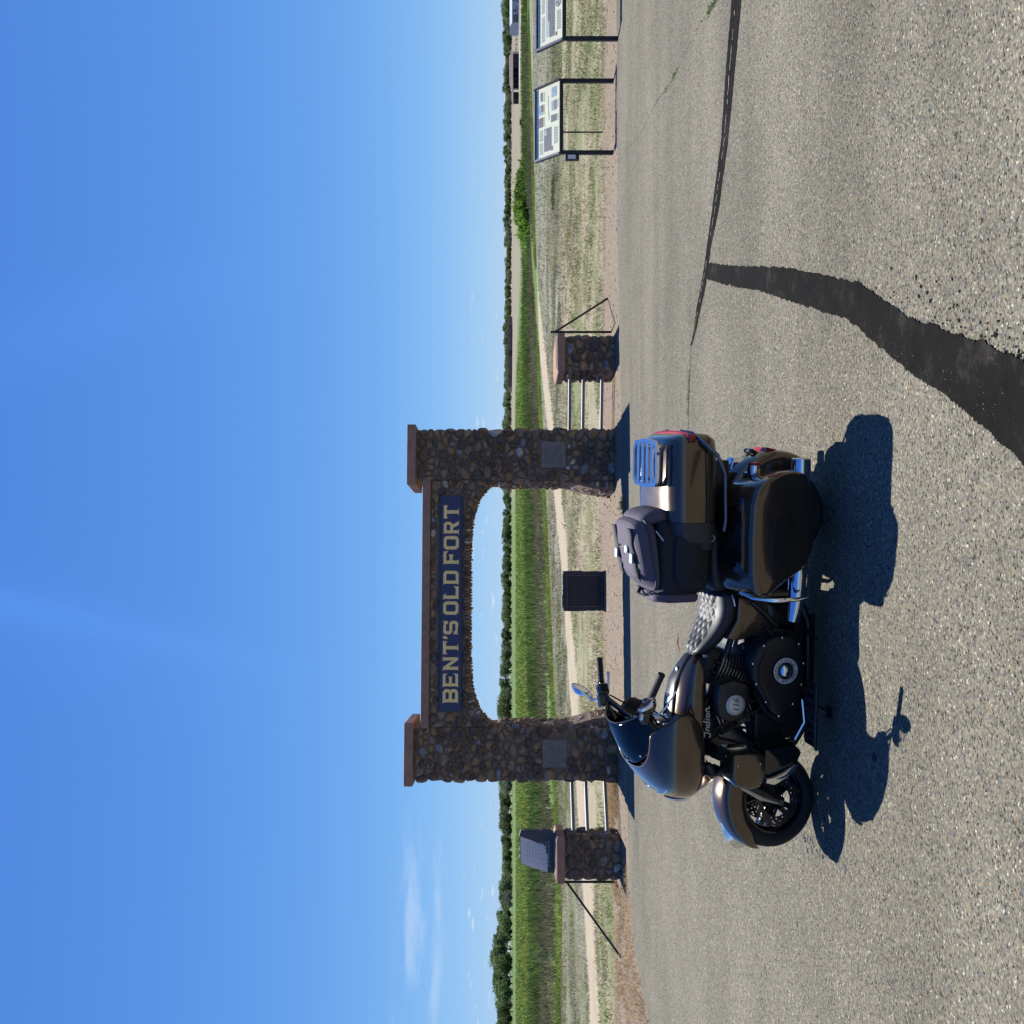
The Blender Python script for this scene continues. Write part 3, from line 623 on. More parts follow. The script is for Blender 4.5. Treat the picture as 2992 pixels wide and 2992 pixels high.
LET = {
 'B': [[(-.10, 0), (.80, 0), (1, .15), (1, .40), (.90, .50), (1, .60), (1, .85), (.80, 1), (-.10, 1), (0, .93), (0, .07)], [(.24, .19), (.24, .40), (.72, .40), (.76, .35), (.76, .24), (.72, .19)], [(.24, .60), (.24, .81), (.72, .81), (.76, .76), (.76, .65), (.72, .60)]],
 'E': [[(-.10, 0), (1, 0), (1.04, .30), (.86, .18), (.24, .18), (.24, .41), (.62, .41), (.78, .36), (.78, .64), (.62, .59), (.24, .59), (.24, .82), (.86, .82), (1.04, .70), (1, 1), (-.10, 1), (0, .93), (0, .07)]],
 'N': [[(-.08, 0), (.34, 0), (.26, .07), (.26, .62), (.80, 0), (1.0, 0), (1.0, .93), (1.08, 1), (.66, 1), (.76, .93), (.76, .38), (.22, 1), (-.08, 1), (.02, .93), (.02, .07)]],
 'T': [[(.22, 0), (.78, 0), (.63, .08), (.63, .80), (.86, .80), (.98, .70), (1.02, 1), (-.02, 1), (.02, .70), (.14, .80), (.37, .80), (.37, .08)]],
 "'": [[(0, .66), (.95, .80), (1, 1), (.1, 1)]],
 'S': [[(0, 0), (.14, .06), (.82, 0), (1, .15), (1, .45), (.84, .59), (.24, .59), (.24, .81), (.72, .81), (.78, .70), (1, .68), (1, 1), (.86, .95), (.16, 1), (0, .85), (0, .54), (.16, .40), (.76, .40), (.76, .19), (.28, .19), (.22, .30), (0, .32)]],
 'O': [[(.18, 0), (.82, 0), (1, .16), (1, .84), (.82, 1), (.18, 1), (0, .84), (0, .16)], [(.30, .19), (.24, .25), (.24, .75), (.30, .81), (.70, .81), (.76, .75), (.76, .25), (.70, .19)]],
 'L': [[(-.08, 0), (1, 0), (1.03, .34), (.84, .19), (.28, .19), (.28, .93), (.38, 1), (-.08, 1), (.02, .93), (.02, .07)]],
 'D': [[(-.10, 0), (.82, 0), (1, .15), (1, .85), (.82, 1), (-.10, 1), (0, .93), (0, .07)], [(.24, .19), (.24, .81), (.70, .81), (.76, .75), (.76, .25), (.70, .19)]],
 'F': [[(-.08, 0), (.40, 0), (.28, .08), (.28, .40), (.60, .40), (.76, .33), (.76, .67), (.60, .60), (.28, .60), (.28, .82), (.84, .82), (1.03, .68), (1, 1), (-.08, 1), (.02, .93), (.02, .07)]],
 'R': [[(-.10, 0), (.36, 0), (.26, .08), (.26, .38), (.48, .38), (.74, 0), (1.1, 0), (1.0, .08), (.78, .41), (1, .55), (1, .85), (.82, 1), (-.10, 1), (0, .93), (0, .07)], [(.26, .58), (.26, .81), (.70, .81), (.76, .75), (.76, .63), (.70, .58)]],
}
tan_p = P('tan_letter_paint', (.96, .64, .22), .6, noise=(40, .2))
for ch, a, b in (('B', 2054, 2016), ('E', 2008, 1972), ('N', 1961, 1924), ('T', 1915, 1877), ("'", 1871, 1862), ('S', 1857, 1818), ('O', 1800, 1761), ('L', 1754, 1717), ('D', 1709, 1671), ('F', 1651, 1614), ('O', 1608, 1568), ('R', 1560, 1526), ('T', 1516, 1477)):
    fx = lambda py: 1.83-(py-1447)*3.66/633
    me_ = poly_mesh([[(fx(a)+(fx(b)-fx(a))*x, 2.67+.26*y) for x, y in lp] for lp in LET[ch]], .002)
    me_.transform(Matrix.Translation((0, -.0375, 0)) @ Matrix.Rotation(R_(90), 4, 'X')); link('letter', me_, tan_p, bd)

# ------------------------------------------------------------------ low flanking pillars, rails, braces
def low_pillar(loc, rz, bw, bd_, h, cw, ch, label, seed):
    t = empty('stone_pillar', loc, (0, 0, rz), label, 'pillar')
    MB().box((-bw/2, 0, -.06), (bw/2, bd_, h)).build('core', mortar, t, False)
    e = .09; z0_, z1_, z2_ = h+.002, h+ch, h+ch+.035
    c = MB().loft([[Vector((-cw/2, -.08, z)), Vector((cw/2, -.08, z)), Vector((cw/2, bd_+.08, z)), Vector((-cw/2, bd_+.08, z))] for z in (z0_, z1_)]+[[Vector((-cw/2+e, -.08+.05, z2_)), Vector((cw/2-e, -.08+.05, z2_)), Vector((cw/2-e, bd_+.03, z2_)), Vector((-cw/2+e, bd_+.03, z2_))]]).build('pillar_cap', sandstone, t, False); bev(c, .012, 2)
    ms = Masonry(seed)
    ms.face((-bw/2-.02, 0, -.04), X_, Z_, -Y_, bw+.04, h+.02, .135, vis=3, proud=.05); ms.face((bw/2, 0, -.04), Y_, Z_, X_, bd_, h+.02, .16, vis=1.5); ms.face((-bw/2, bd_, -.04), -Y_, Z_, -X_, bd_, h+.02, .16, vis=1.5); ms.face((bw/2, bd_, -.04), -X_, Z_, Y_, bw, h+.02, .17, vis=.4)
    ms.build(t); return t
LPL = (-5.67, 15.45); LPR = (2.74, 16.35)
low_pillar((*LPL, 0), R_(5.4), .60, .72, .90, .74, .125, 'low stone pillar carrying a grey granite marker on its cap', 11)
low_pillar((*LPR, 0), R_(5.4), .58, .80, .845, .68, .125, 'low stone pillar with a bare sandstone cap beside a braced post', 12)
rz = R_(5.4)
def a2w(x, y, z=0): c, s = math.cos(rz), math.sin(rz); return (-1.54+x*c-y*s, 16.15+x*s+y*c, z)
for side in (-1, 1):
    for z, nm in ((.73, 'topmost'), (.49, 'middle'), (.16, 'lowest')):
        if side < 0: p0, p1 = Vector((LPL[0]+.26, LPL[1]+.42, z)), Vector(a2w(-OPEN-PW-.04+.12, .55, z))
        else: p0, p1 = Vector(a2w(OPEN+PW-.08, .55, z)), Vector((LPR[0]-.26, LPR[1]+.42, z))
        d = (p1-p0); mb = MB().tube([Vector((0, 0, 0)), d*.5, d], .030, 12)
        o = mb.build('pipe_rail', galv); o.location = p0
        tag(o, nm+' grey pipe rail between the gateway and the '+('pillar with the granite marker' if side < 0 else 'bare capped pillar'), 'rail', 'pipe rails beside the gateway')
def brace(name, base, top, foot, label, wires):
    t = empty(name, base, label=label, cat='fence post'); B0 = Vector(base)
    MB().tube([Vector((0, 0, -.1)), Vector(top)-B0], .021, 10).build('post', iron, t)
    MB().tube([Vector(top)-B0+Vector((0, 0, -.07)), Vector(foot)-B0+Vector((0, 0, -.03))], .019, 10).build('brace', iron, t)
    MB().tube([Vector(top)-B0-Vector((0, 0, .004)), Vector(top)-B0+Vector((0, 0, .012))], [.026, .02], 10).build('post_cap', iron, t)
    for k in wires:
        a = (Vector(top)-B0)*k; f = Vector(foot)-B0; g = (Vector(top)-B0)*k; bb = (Vector(top)-B0).lerp(f, 1-k)
        MB().tube([a, bb], .004, 5).build('wire', galv, t)
    return t
x, y = GP(1783, 970); fx_, fy_ = GP(1772.5, 871)
brace('braced_post', (x, y, -.02), (x, y, 1.06), (fx_, fy_, 0), 'black pipe corner post with a slanting brace beside the bare capped pillar', (.85, .62, .36))
x, y = GP(1798, 2577); fx_, fy_ = GP(1811, 2800)
brace('braced_post', (x, y, -.02), (x, y, .90), (fx_, fy_, 0), 'black pipe corner post with a long slanting brace beside the granite marker pillar', ())
# granite marker on the wide low pillar
def granite(name, col, sp): return P(name, col, .7, noise=(60, sp), bump=(50, .5))
gl = granite('rough_granite', (.075, .07, .07), .5); gp = P('honed_granite', (.66, .61, .55), .55, noise=(45, .4))
t = empty('granite_marker', (LPL[0]+.02, LPL[1]+.40, .90+.125+.036), (0, 0, R_(5.4)), 'rough broken granite marker with a honed grey face standing on the low pillar', 'marker')
def bpx(px, py): return (1496-py)*15.85/F-LPL[0]-.02, CAMH-(px-HZ)*15.85/F-1.061
ol = [bpx(1500+a/9.66, 2400+b/9.66) for a, b in ((1075, 300), (1020, 245), (700, 240), (450, 250), (210, 245), (170, 330), (175, 600), (180, 1090), (300, 1160), (500, 1240), (800, 1340), (960, 1400), (1075, 1410))]
ol = [(a, max(.0, b)) for a, b in ol]; ol[0] = (ol[0][0], 0); ol[-1] = (ol[-1][0], 0)
rr = random.Random(3); dense = resample(ol, 46); dense = [(a+rr.uniform(-.007, .007), b+(rr.uniform(-.007, .007) if b > .02 else 0)) for a, b in dense]
b_ = MB(); n = len(dense); b_.loft([[Vector((a*g, y+rr.uniform(-.006, .006), b)) for a, b in dense] for g, y in ((.97, -.085), (1, -.07), (1, .08), (.96, .10))], True); b_.build('marker_body', gl, t, False)
fc = [bpx(1500+a/9.66, 2400+b/9.66) for a, b in ((195, 395), (330, 440), (440, 480), (560, 520), (640, 560), (780, 610), (895, 655), (900, 780), (930, 860), (970, 900), (962, 1100), (955, 1385), (810, 1330), (500, 1245), (300, 1160), (200, 1105))]
b_ = MB(); b_.loft([[Vector((a*.985, y, b)) for a, b in fc] for y in (-.086, -.092)], True); fo = b_.build('honed_face', gp, t, False)
lt = MB()
for k in range(9):
    z = .08+k*.045; a = -.26+k*.012
    while a < .13-k*.0: l = rr.uniform(.02, .06); lt.box((a, -.0937, z), (a+l, -.0915, z+.012)); a += l+.016
lt.build('inscription', P('inscription', (.50, .47, .43), .8), fo, False)
# dark monument behind the arch
x, y = GP(1761, 1727); t = empty('stone_monument', (x, y, -.02), (0, 0, R_(3)), 'squat dark stone monument with a bronze tablet standing beyond the arch', 'monument')
ol = resample([(-.385, 0), (.385, 0), (.385, .79), (-.385, .80)], 44); ol = [(a+rr.uniform(-.012, .012), b+(rr.uniform(-.012, .014) if b > .02 else 0)) for a, b in ol]
b_ = MB(); b_.loft([[Vector((a*g, yy+rr.uniform(-.01, .01), b)) for a, b in ol] for g, yy in ((.96, -.02), (1, .0), (1, .22), (.96, .25))], True); b_.build('monument_block', granite('dark_granite', (.045, .045, .052), .5), t, False)
tb = bev(MB().box((-.29, -.040, .06), (.29, -.015, .70)).build('bronze_tablet', P('dark_bronze', (.030, .029, .034), .5, .5, noise=(20, .3)), t, False), .006, 1)
mb = MB()
for a, b, c, d in ((-.30, -.29, .05, .71), (.29, .30, .05, .71), (-.30, .30, .04, .055), (-.30, .30, .705, .72)): mb.box((a, -.050, c), (b, -.041, d))
mb.build('tablet_rim', P('rim_bronze', (.12, .115, .11), .45, .7), tb, False)
mb = MB()
for k in range(11):
    z = .60-k*.048; a = -.24
    while a < .2: l = rr.uniform(.02, .07); mb.box((a, -.0415, z), (min(a+l, .24), -.0395, z+.013)); a += l+.018
mb.build('raised_lines', P('tablet_line', (.05, .048, .05), .5, .5), tb, False)

# ------------------------------------------------------------------ wayside panels
cream = P('panel_print', (.86, .83, .56), .5, noise=(3, .04)); pgrey = P('print_grey', (.20, .195, .18), .6, noise=(40, .5)); pink = P('print_brown', (.22, .16, .14), .6, noise=(30, .6)); psky = P('print_sky', (.34, .42, .44), .6, noise=(20, .2)); polive = P('print_olive', (.20, .22, .15), .6, noise=(30, .3)); ppale = P('print_pale', (.50, .55, .46), .6, noise=(60, .15)); pwhite = P('print_white', (.68, .70, .66), .6); ptext = P('print_text', (.26, .28, .22), .6)
alu = P('panel_aluminium', (.24, .24, .25), .55, .3, noise=(10, .15)); dkframe = P('panel_frame_dark', (.03, .03, .038), .5, .2)
def wayside(base, wd, rz_, label, pics, lines, dark_right):
    t = empty('wayside_panel', base, (0, 0, rz_), label, 'panel'); lo, tilt, dep = .875, R_(42), .64
    for x in (-wd/2+.03, wd/2-.03): bev(MB().box((x-.034, -.03, -.1), (x+.034, .035, lo+.005)).build('post', iron, t, False), .004, 1)
    bev(MB().box((-wd/2, -.03, lo+.006), (wd/2, .02, lo+.062)).build('front_rail', iron, t, False), .004, 1)
    Mx = Matrix.Translation((0, -.02, lo+.064)) @ Matrix.Rotation(tilt, 4, 'X')      # local: x across, y up the panel, z outward
    tr = lambda p: Mx @ p
    MB().box((-wd/2, 0, -.05), (wd/2, dep, .0)).tf(tr).build('backing', dkframe, t, False)
    for x, m in ((-wd/2, alu), (wd/2-.034, dkframe if dark_right else alu)): MB().box((x, 0, .001), (x+.034, dep, .030)).tf(tr).build('side_bar', m, t, False)
    MB().box((-wd/2+.046, dep-.035, .001), (wd/2-.046, dep, .03)).tf(tr).build('top_bar', alu, t, False)
    MB().box((-wd/2+.046, dep-.050, .002), (wd/2-.046, dep-.036, .02)).tf(tr).build('top_groove', dkframe, t, False)
    W_, H_ = wd-.074, dep-.055; pr = MB().box((-W_/2, .005, .0015), (W_/2, H_, .006)).tf(tr).build('printed_sheet', cream, t, False)
    def rect(a, b, c, d, z=.0075): return MB().box((-W_/2+a*W_, .005+b*H_, .0062), (-W_/2+c*W_, .005+d*H_, z)).tf(tr)
    for a, b, c, d, m in pics: rect(a, b, c, d, .0074+.0006*random.random()).build('printed_picture', m, pr, False)
    mb = MB(); r = random.Random(int(base[0]*100))
    for a, b, c, d, n_ in lines:
        for k in range(n_):
            z = d-(d-b)*(k+.5)/n_; x = a
            while x < c-.01:
                l = r.uniform(.012, .035) if n_ > 1 else r.uniform(.03, .07); e = min(x+l, c)
                mb.box((-W_/2+x*W_, .005+(z-.3*(d-b)/n_)*H_, .0062), (-W_/2+e*W_, .005+(z+.2*(d-b)/n_)*H_, .007)); x = e+(.008 if n_ > 1 else .014)
    mb.tf(tr).build('printed_text', ptext, pr, False); return t, tr, pr, W_, H_
x0, y0 = GP(1789, 341)
pics = [(.07, .34, .40, .66, pgrey), (.12, .40, .36, .52, polive), (.20, .50, .26, .62, pwhite), (.30, .56, .38, .64, ppale), (.06, .28, .12, .36, pgrey),
        (.44, .70, .58, .90, pink), (.62, .70, .76, .92, psky), (.66, .69, .76, .80, pink), (.81, .72, .94, .82, polive), (.46, .12, .56, .36, pgrey), (.62, .12, .76, .34, psky), (.62, .14, .76, .22, polive), (.81, .12, .95, .34, psky), (.81, .14, .95, .20, pink),
        (.50, .44, .60, .46, pink), (.60, .46, .72, .475, pgrey), (.72, .475, .86, .49, pink)]
lines = [(.05, .90, .34, .96, 1), (.05, .70, .22, .86, 6), (.24, .70, .40, .86, 6), (.14, .06, .38, .24, 6), (.44, .62, .58, .68, 2), (.62, .62, .76, .67, 2), (.80, .62, .94, .69, 2), (.46, .04, .56, .10, 2), (.64, .04, .76, .10, 2)]
tw, tr, pr, _, _ = wayside((x0, y0, -.02), 1.30, R_(-2), 'slanted wayside panel with many small colour pictures and a leaflet box on its post', pics, lines, True)
# leaflet box on the post
MB().box((-.745, -.02, .60), (-.655, .08, .83)).build('leaflet_box', iron, tw, False); MB().box((-.735, -.0235, .66), (-.665, -.0205, .80)).build('leaflet', pwhite, tw, False)
MB().loft([[Vector((a, y, z)) for y, z in ((-.03, .83), (.09, .87), (.09, .88), (-.04, .84))] for a in (-.75, -.65)]).build('box_lid', iron, tw, False)
x1, y1 = GP(1806, 1)
pics = [(.08, .30, .96, .52, pgrey), (.30, .50, .62, .58, pgrey), (.10, .52, .95, .66, ppale), (.07, .20, .12, .27, pink), (.80, .06, .97, .20, ppale)]
lines = [(.05, .88, .60, .95, 1), (.06, .70, .40, .84, 5), (.44, .70, .80, .84, 5), (.14, .05, .40, .22, 6), (.62, .05, .78, .24, 6)]
tw2, tr2, pr2, W2, H2 = wayside((x1, y1, -.02), 1.30, R_(-3), 'slanted wayside panel with one wide grey landscape picture and a round emblem', pics, lines, False)
mb = MB(); n = 24; mb.add([tr2(Vector((.0+.075*math.cos(2*math.pi*k/n), .10+.065*math.sin(2*math.pi*k/n), .0085))) for k in range(n)], [tuple(range(n))]); mb.build('round_emblem', pgrey, pr2, False)
mb = MB()
for a in (30, 150, 270):
    c, s = math.cos(R_(a)), math.sin(R_(a)); mb.add([tr2(Vector((c*u-s*v, .10+s*u+c*v, .0095))) for u, v in ((.02, -.012), (.055, -.02), (.055, .02), (.02, .012))], [(0, 1, 2, 3)])
mb.build('emblem_mark', ppale, pr2, False)
sx, sy = GP(1758, 386)
tag(MB().tube([(sx, sy, -.05), (sx, sy, .95)], .016, 8).build('metal_stake', iron), 'thin black metal stake standing behind the panel with the leaflet box', 'stake')
# ------------------------------------------------------------------ the motorcycle (x forward, y left, z up; rear axle over the origin)
LEAN = R_(12)
BZ, BYAW, BSC = 5.50, math.pi-R_(5), (1.028, 1.028, 1.02)
BM = Matrix.Translation((0, BZ, -.05)) @ Matrix.Rotation(BYAW, 4, 'Z') @ Matrix.Rotation(-LEAN, 4, 'X') @ Matrix.Diagonal((*BSC, 1))
bike = empty('motorcycle', (0.0, BZ, -.05), (-LEAN, 0, BYAW), 'bronze and black touring motorcycle leaning on its side stand', 'motorcycle')
bike.scale = BSC
SA, SP, SD = Vector((-math.sin(R_(27)), 0, math.cos(R_(27)))), Vector((1.36, 0, .80)), R_(9)
SM = Matrix.Translation(SP) @ Matrix.Rotation(SD, 4, SA) @ Matrix.Translation(-SP)
steer = lambda p: SM @ (Vector(p)+Vector((.022, 0, 0)))
def se_ring(x, cy, cz, a, bt, bb, n=20, e=2.6, tilt=0):
    """superellipse ring in a plane of constant x; different upper and lower half heights"""
    r = []
    for k in range(n):
        t = 2*math.pi*k/n; c, s = math.cos(t), math.sin(t); u = math.copysign(abs(c)**(2/e), c); v = math.copysign(abs(s)**(2/e), s)
        b = bt if v >= 0 else bb; r.append(Vector((x+tilt*v*b, cy+a*u, cz+b*v)))
    return r
def xloft(st, n=20, e=2.6, **k): return MB().loft([se_ring(*s, n=n, e=e) for s in st], True)

def wheel(cx, cz, R, wd, tf, discs):
    prof = [(R-.088, -wd*.36), (R-.075, -wd*.44), (R-.05, -wd*.50), (R-.022, -wd*.44), (R-.006, -wd*.24), (R, 0), (R-.006, wd*.24), (R-.022, wd*.44), (R-.05, wd*.5), (R-.075, wd*.44), (R-.088, wd*.36), (R-.088, -wd*.36)]
    rm = [(R-.086, -wd*.38), (R-.094, -wd*.38), (R-.108, -wd*.26), (R-.112, 0), (R-.108, wd*.26), (R-.094, wd*.38), (R-.086, wd*.38)]
    mb = MB().lathe(rm, (cx, 0, cz), n=56); mb.lathe([(.001, -wd*.45), (.046, -wd*.45), (.052, -wd*.2), (.052, wd*.2), (.046, wd*.45), (.001, wd*.45)], (cx, 0, cz), n=24)
    w_ = mb.tf(tf).build('wheel', gloss_black, bike)
    MB().lathe(prof, (cx, 0, cz), n=64).tf(tf).build('tyre', rubber, w_)
    for k in range(10):
        a = 2*math.pi*(k//2)/5+(.17 if k % 2 else -.17)+.3; c, s = math.cos(a), math.sin(a); sb = MB()
        for y0, y1 in ((-.020, .020),):
            def pt(r, q, y): return Vector((cx+c*r-s*q, y, cz+s*r+c*q))
            sb.loft([[pt(r, -h, y0*g), pt(r, h, y0*g), pt(r, h, y1*g), pt(r, -h, y1*g)] for r, h, g in ((.045, .020, 1.3), (.11, .015, 1.0), (R-.105, .018, .9))], True)
        sp = sb.tf(tf).build('spoke', gloss_black, w_, False)
        eb = MB(); eb.loft([[pt(r, h*.96, .004*g), pt(r, h*1.06, .004*g), pt(r, h*1.06, .021*g), pt(r, h*.96, .021*g)] for r, h, g in ((.06, .0185, 1.3), (.11, .015, 1.0), (R-.112, .017, .95))], True); eb.tf(tf).build('machined_edge', steel, sp, False)
    for y in discs:
        db = MB(); nA, rr_ = 64, [.088, .098, .106, .114, .122, .129, .137]; v = []
        for i in range(nA):
            a = 2*math.pi*i/nA
            for r in rr_: v.append((cx+math.cos(a)*r, y, cz+math.sin(a)*r))
        f = []; m = len(rr_)
        for i in range(nA):
            for j in range(m-1):
                if (j == 1 and i % 4 == 0) or (j == 3 and i % 4 == 2) or (j == 4 and i % 4 == 1): continue
                a, b = i*m+j, ((i+1) % nA)*m+j; f.append((a, b, b+1, a+1))
        db.add(v, f); d_ = db.tf(tf).build('brake_disc', steel if False else P('disc_steel', (.10, .10, .10), .35, .9), w_, False); solid(d_, .005)
        cb = MB()
        for k in range(5):
            a = 2*math.pi*k/5; cb.tube([(cx+math.cos(a)*.04, y, cz+math.sin(a)*.04), (cx+math.cos(a+.25)*.092, y, cz+math.sin(a+.25)*.092)], .009, 6)
        cb.tf(tf).build('disc_carrier', gloss_black, d_)
    return w_
AX = (1.615, .322)
wheel(0, .325, .272, .18, lambda p: Vector(p), (.115,))
wheel(AX[0], AX[1], .274, .13, steer, (.075, -.075))
# fork, axle, caliper
for s in (-1, 1):
    top = Vector((AX[0], s*.105, AX[1]))+SA*.72; bot = Vector((AX[0]-.005, s*.105, AX[1]-.02))
    fk = MB().tube([bot, bot+SA*.06, bot+SA*.36, bot+SA*.37, top], [.020, .030, .033, .024, .024], 14).tf(steer).build('fork_leg', satin_black, bike)
    MB().tube([bot+SA*.02+Vector((.022, s*.012, 0)), bot+SA*.16+Vector((.034, s*.016, 0)), bot+SA*.30+Vector((.030, s*.012, 0))], [.006, .022, .012], 10, flat=.6).tf(steer).build('fork_guard', steel, fk)
    cp = MB().box((-.045, -.022, -.06), (.045, .022, .06), Matrix.Translation((AX[0]-.115, s*.082, AX[1]+.085)) @ Matrix.Rotation(R_(-35), 4, 'Y')).tf(steer).build('brake_caliper', satin_black, bike, False); bev(cp, .012, 2)
MB().tube([(AX[0], -.13, AX[1]), (AX[0], .13, AX[1])], .016, 12).tf(steer).build('axle', steel, bike)
# front fender
rings = []
for k in range(27):
    ph = R_(20+k*5.6); d = math.degrees(ph)
    rc = np.interp(d, [20, 30, 50, 75, 100, 140, 168], [.288, .300, .318, .332, .340, .345, .345]); rs = np.interp(d, [20, 32, 50, 75, 100, 130, 168], [.280, .268, .222, .218, .216, .23, .28])
    hw = np.interp(d, [20, 28, 45, 80, 168], [.030, .060, .084, .092, .092]); ring = []
    for y, g in ((-1, 0), (-1.0, .35), (-.97, .70), (-.84, .88), (-.55, .97), (0, 1), (.55, .97), (.84, .88), (.97, .70), (1.0, .35), (1, 0)):
        r = rs+(rc-rs)*g; ring.append(Vector((AX[0]+math.cos(ph)*r, hw*y, AX[1]+math.sin(ph)*r)))
    rings.append(ring)
ff = MB().loft(rings, False, closed=False).tf(steer).build('front_fender', bronze, bike); solid(ff, .005); sub(ff, 1)
tb = MB(); tr_r = []
for k in range(9):
    d = 34+k*4.6; ph = R_(d); r = np.interp(d, [34, 50, 72], [.312, .330, .338]); wv = [.006, .016, .019, .020, .019, .017, .014, .009, .003][k]; hh = [.004, .02, .028, .026, .022, .017, .012, .007, .002][k]
    tr_r.append([Vector((AX[0]+math.cos(ph)*(r-.012), -wv, AX[1]+math.sin(ph)*(r-.012))), Vector((AX[0]+math.cos(ph)*(r+hh), 0, AX[1]+math.sin(ph)*(r+hh))), Vector((AX[0]+math.cos(ph)*(r-.012), wv, AX[1]+math.sin(ph)*(r-.012)))])
tb.loft(tr_r, True).tf(steer).build('fender_ornament', chrome, ff)
# rear fender
rings = []
for k in range(25):
    d = 50+k*6.2; ph = R_(d); rc = np.interp(d, [50, 90, 130, 175, 199], [.385, .39, .385, .358, .338]); rs = np.interp(d, [50, 90, 120, 160, 199], [.27, .20, .20, .215, .25]); hw = np.interp(d, [50, 150, 185, 199], [.125, .128, .122, .10]); ring = []
    for y, g in ((-1, 0), (-1, .4), (-.98, .72), (-.86, .89), (-.55, .97), (0, 1), (.55, .97), (.86, .89), (.98, .72), (1, .4), (1, 0)):
        r = rs+(rc-rs)*g; ring.append(Vector((math.cos(ph)*r, hw*y, .325+math.sin(ph)*r)))
    rings.append(ring)
rf = MB().loft(rings, False, closed=False).build('rear_fender', bronze, bike); solid(rf, .005); sub(rf, 1)
MB().box((-.01, -.07, -.025), (.012, .07, .03), Matrix.Translation((-.352, 0, .395)) @ Matrix.Rotation(R_(-12), 4, 'Y')).build('tail_lamp', red_lens, rf, False)
bev(MB().box((-.022, -.050, -.04), (.0, .050, .04), Matrix.Translation((-.325, 0, .475)) @ Matrix.Rotation(R_(-30), 4, 'Y')).build('plate_bracket', satin_black, rf, False), .008, 2)
# signal bar with two bullet lamps
sbm = MB().tube([(-.225, -.19, .565), (-.235, 0, .575), (-.225, .19, .565)], [.014, .02, .014], 10).build('signal_bar', chrome, bike)
bev(MB().loft([[Vector((x, y, z)) for y, z in ((-.05, .55+h), (.05, .55+h), (.04, .62+h), (-.04, .62+h))] for x, h in ((-.15, .03), (-.30, -.01), (-.315, -.01))]).build('signal_bar_mount', chrome, bike, False), .01, 2)
for s in (-1, 1):
    lm = MB().lathe([(.001, .055), (.018, .052), (.030, .030), (.036, .0), (.036, -.03)], (-.245, s*.205, .565), 'x', 20).build('turn_signal', chrome, bike)
    MB().lathe([(.036, -.031), (.034, -.045), (.001, -.050)], (-.245, s*.205, .565), 'x', 20).build('signal_lens', red_lens, lm)
# saddlebags
bagp = [(-.165, .648), (-.205, .60), (-.25, .48), (-.255, .40), (-.225, .345), (-.12, .318), (.05, .298), (.18, .308), (.265, .35), (.33, .45), (.395, .555), (.405, .61), (.38, .648), (.31, .668), (.10, .675), (-.08, .668)]
bagp = resample([(a, b-.045*max(0, min(1, (.45-b)/.12))) for a, b in bagp], 40)
for s in (-1, 1):
    rg = []
    for y, g, lift in ((.185, .95, 0), (.20, 1, 0), (.34, 1.0, 0), (.378, .992, 0), (.392, .965, .0), (.400, .90, 0), (.404, .70, 0), (.405, .3, 0)):
        k_ = (s < 0)*.03  # far bag made wider and lower so its shadow covers the ground below
        rg.append([Vector((.06+(a-.06)*(1-(1-g)*.8), s*(y+k_-(.27*max(0, .565-(.49+(b-.49)*g)) if y > .3 else 0)), .49+(b-.49)*g+(max(0, (b-.50)/.17)**1.5*.085*max(0, (.365-y)/.18))-k_*max(0, (.45-b)/.15))) for a, b in bagp])
    sbg = MB().loft(rg, True).build('saddlebag', bronze, bike)
    # lid line, recessed side panel and speaker lid
    lid = resample([(-.13, .655), (-.16, .63), (-.12, .60), (.05, .605), (.30, .60), (.335, .62), (.33, .655), (.2, .665), (0, .665)], 30)
    inn = resample([(-.02, .53), (-.05, .47), (-.03, .42), (.10, .40), (.24, .43), (.31, .52), (.31, .55), (.15, .555)], 26)
    p_ = MB().loft([[Vector((.12+(a-.12)*g, s*(y-.27*max(0, .565-(.48+(b-.48)*g))), .48+(b-.48)*g)) for a, b in inn] for y, g in ((.396, 1.0), (.4065, 1.0), (.410, .97), (.4105, .4))], True).build('bag_side_panel', P('dark_bronze_paint', (.045, .034, .024), .32, .5, 1.0), sbg)
    rim = [(a, b) for a, b in resample(bagp, 40) if b > .60]
    lidp = [(-.13, .19), (-.15, .25), (-.12, .33), (.0, .350), (.2, .352), (.32, .335), (.35, .27), (.34, .19)]
    MB().loft([[Vector((.1+(a-.1)*g, s*(.28+(b-.28)*g), z+.40*(.30-(.28+(b-.28)*g))-.07*max(0, (abs((a-.1)*g)-.15)/.2))) for a, b in resample(lidp, 24)] for z, g in ((.66, 1.0), (.702, 1.0), (.712, .95), (.715, .5))], True).build('speaker_lid', gloss_black, sbg)
    MB().lathe([(.001, .004), (.012, .003), (.014, 0)], (.16, s*.352, .655), 'y', 14).build('lid_lock', chrome, sbg)
    tp = [Vector((.395, s*.25, .655)), Vector((.418, s*.30, .60)), Vector((.425, s*.35, .50)), Vector((.420, s*.38, .40)), Vector((.408, s*.385, .32))]
    MB().tube(tp, [.006, .012, .014, .013, .005], 10).build('bag_trim', chrome, sbg)
    # exhaust silencer below the bag
    ex = MB().tube([(-.315, s*.262, .322), (-.31, s*.262, .322), (-.25, s*.262, .322), (.30, s*.262, .322), (.47, s*.258, .328), (.56, s*.25, .34)], [.044, .050, .052, .052, .042, .030], 22).build('exhaust_pipe', chrome, bike)
    MB().tube([(-.3165, s*.262, .322), (-.30, s*.262, .322)], [.036, .036], 18).build('exhaust_mouth', gloss_black, ex)
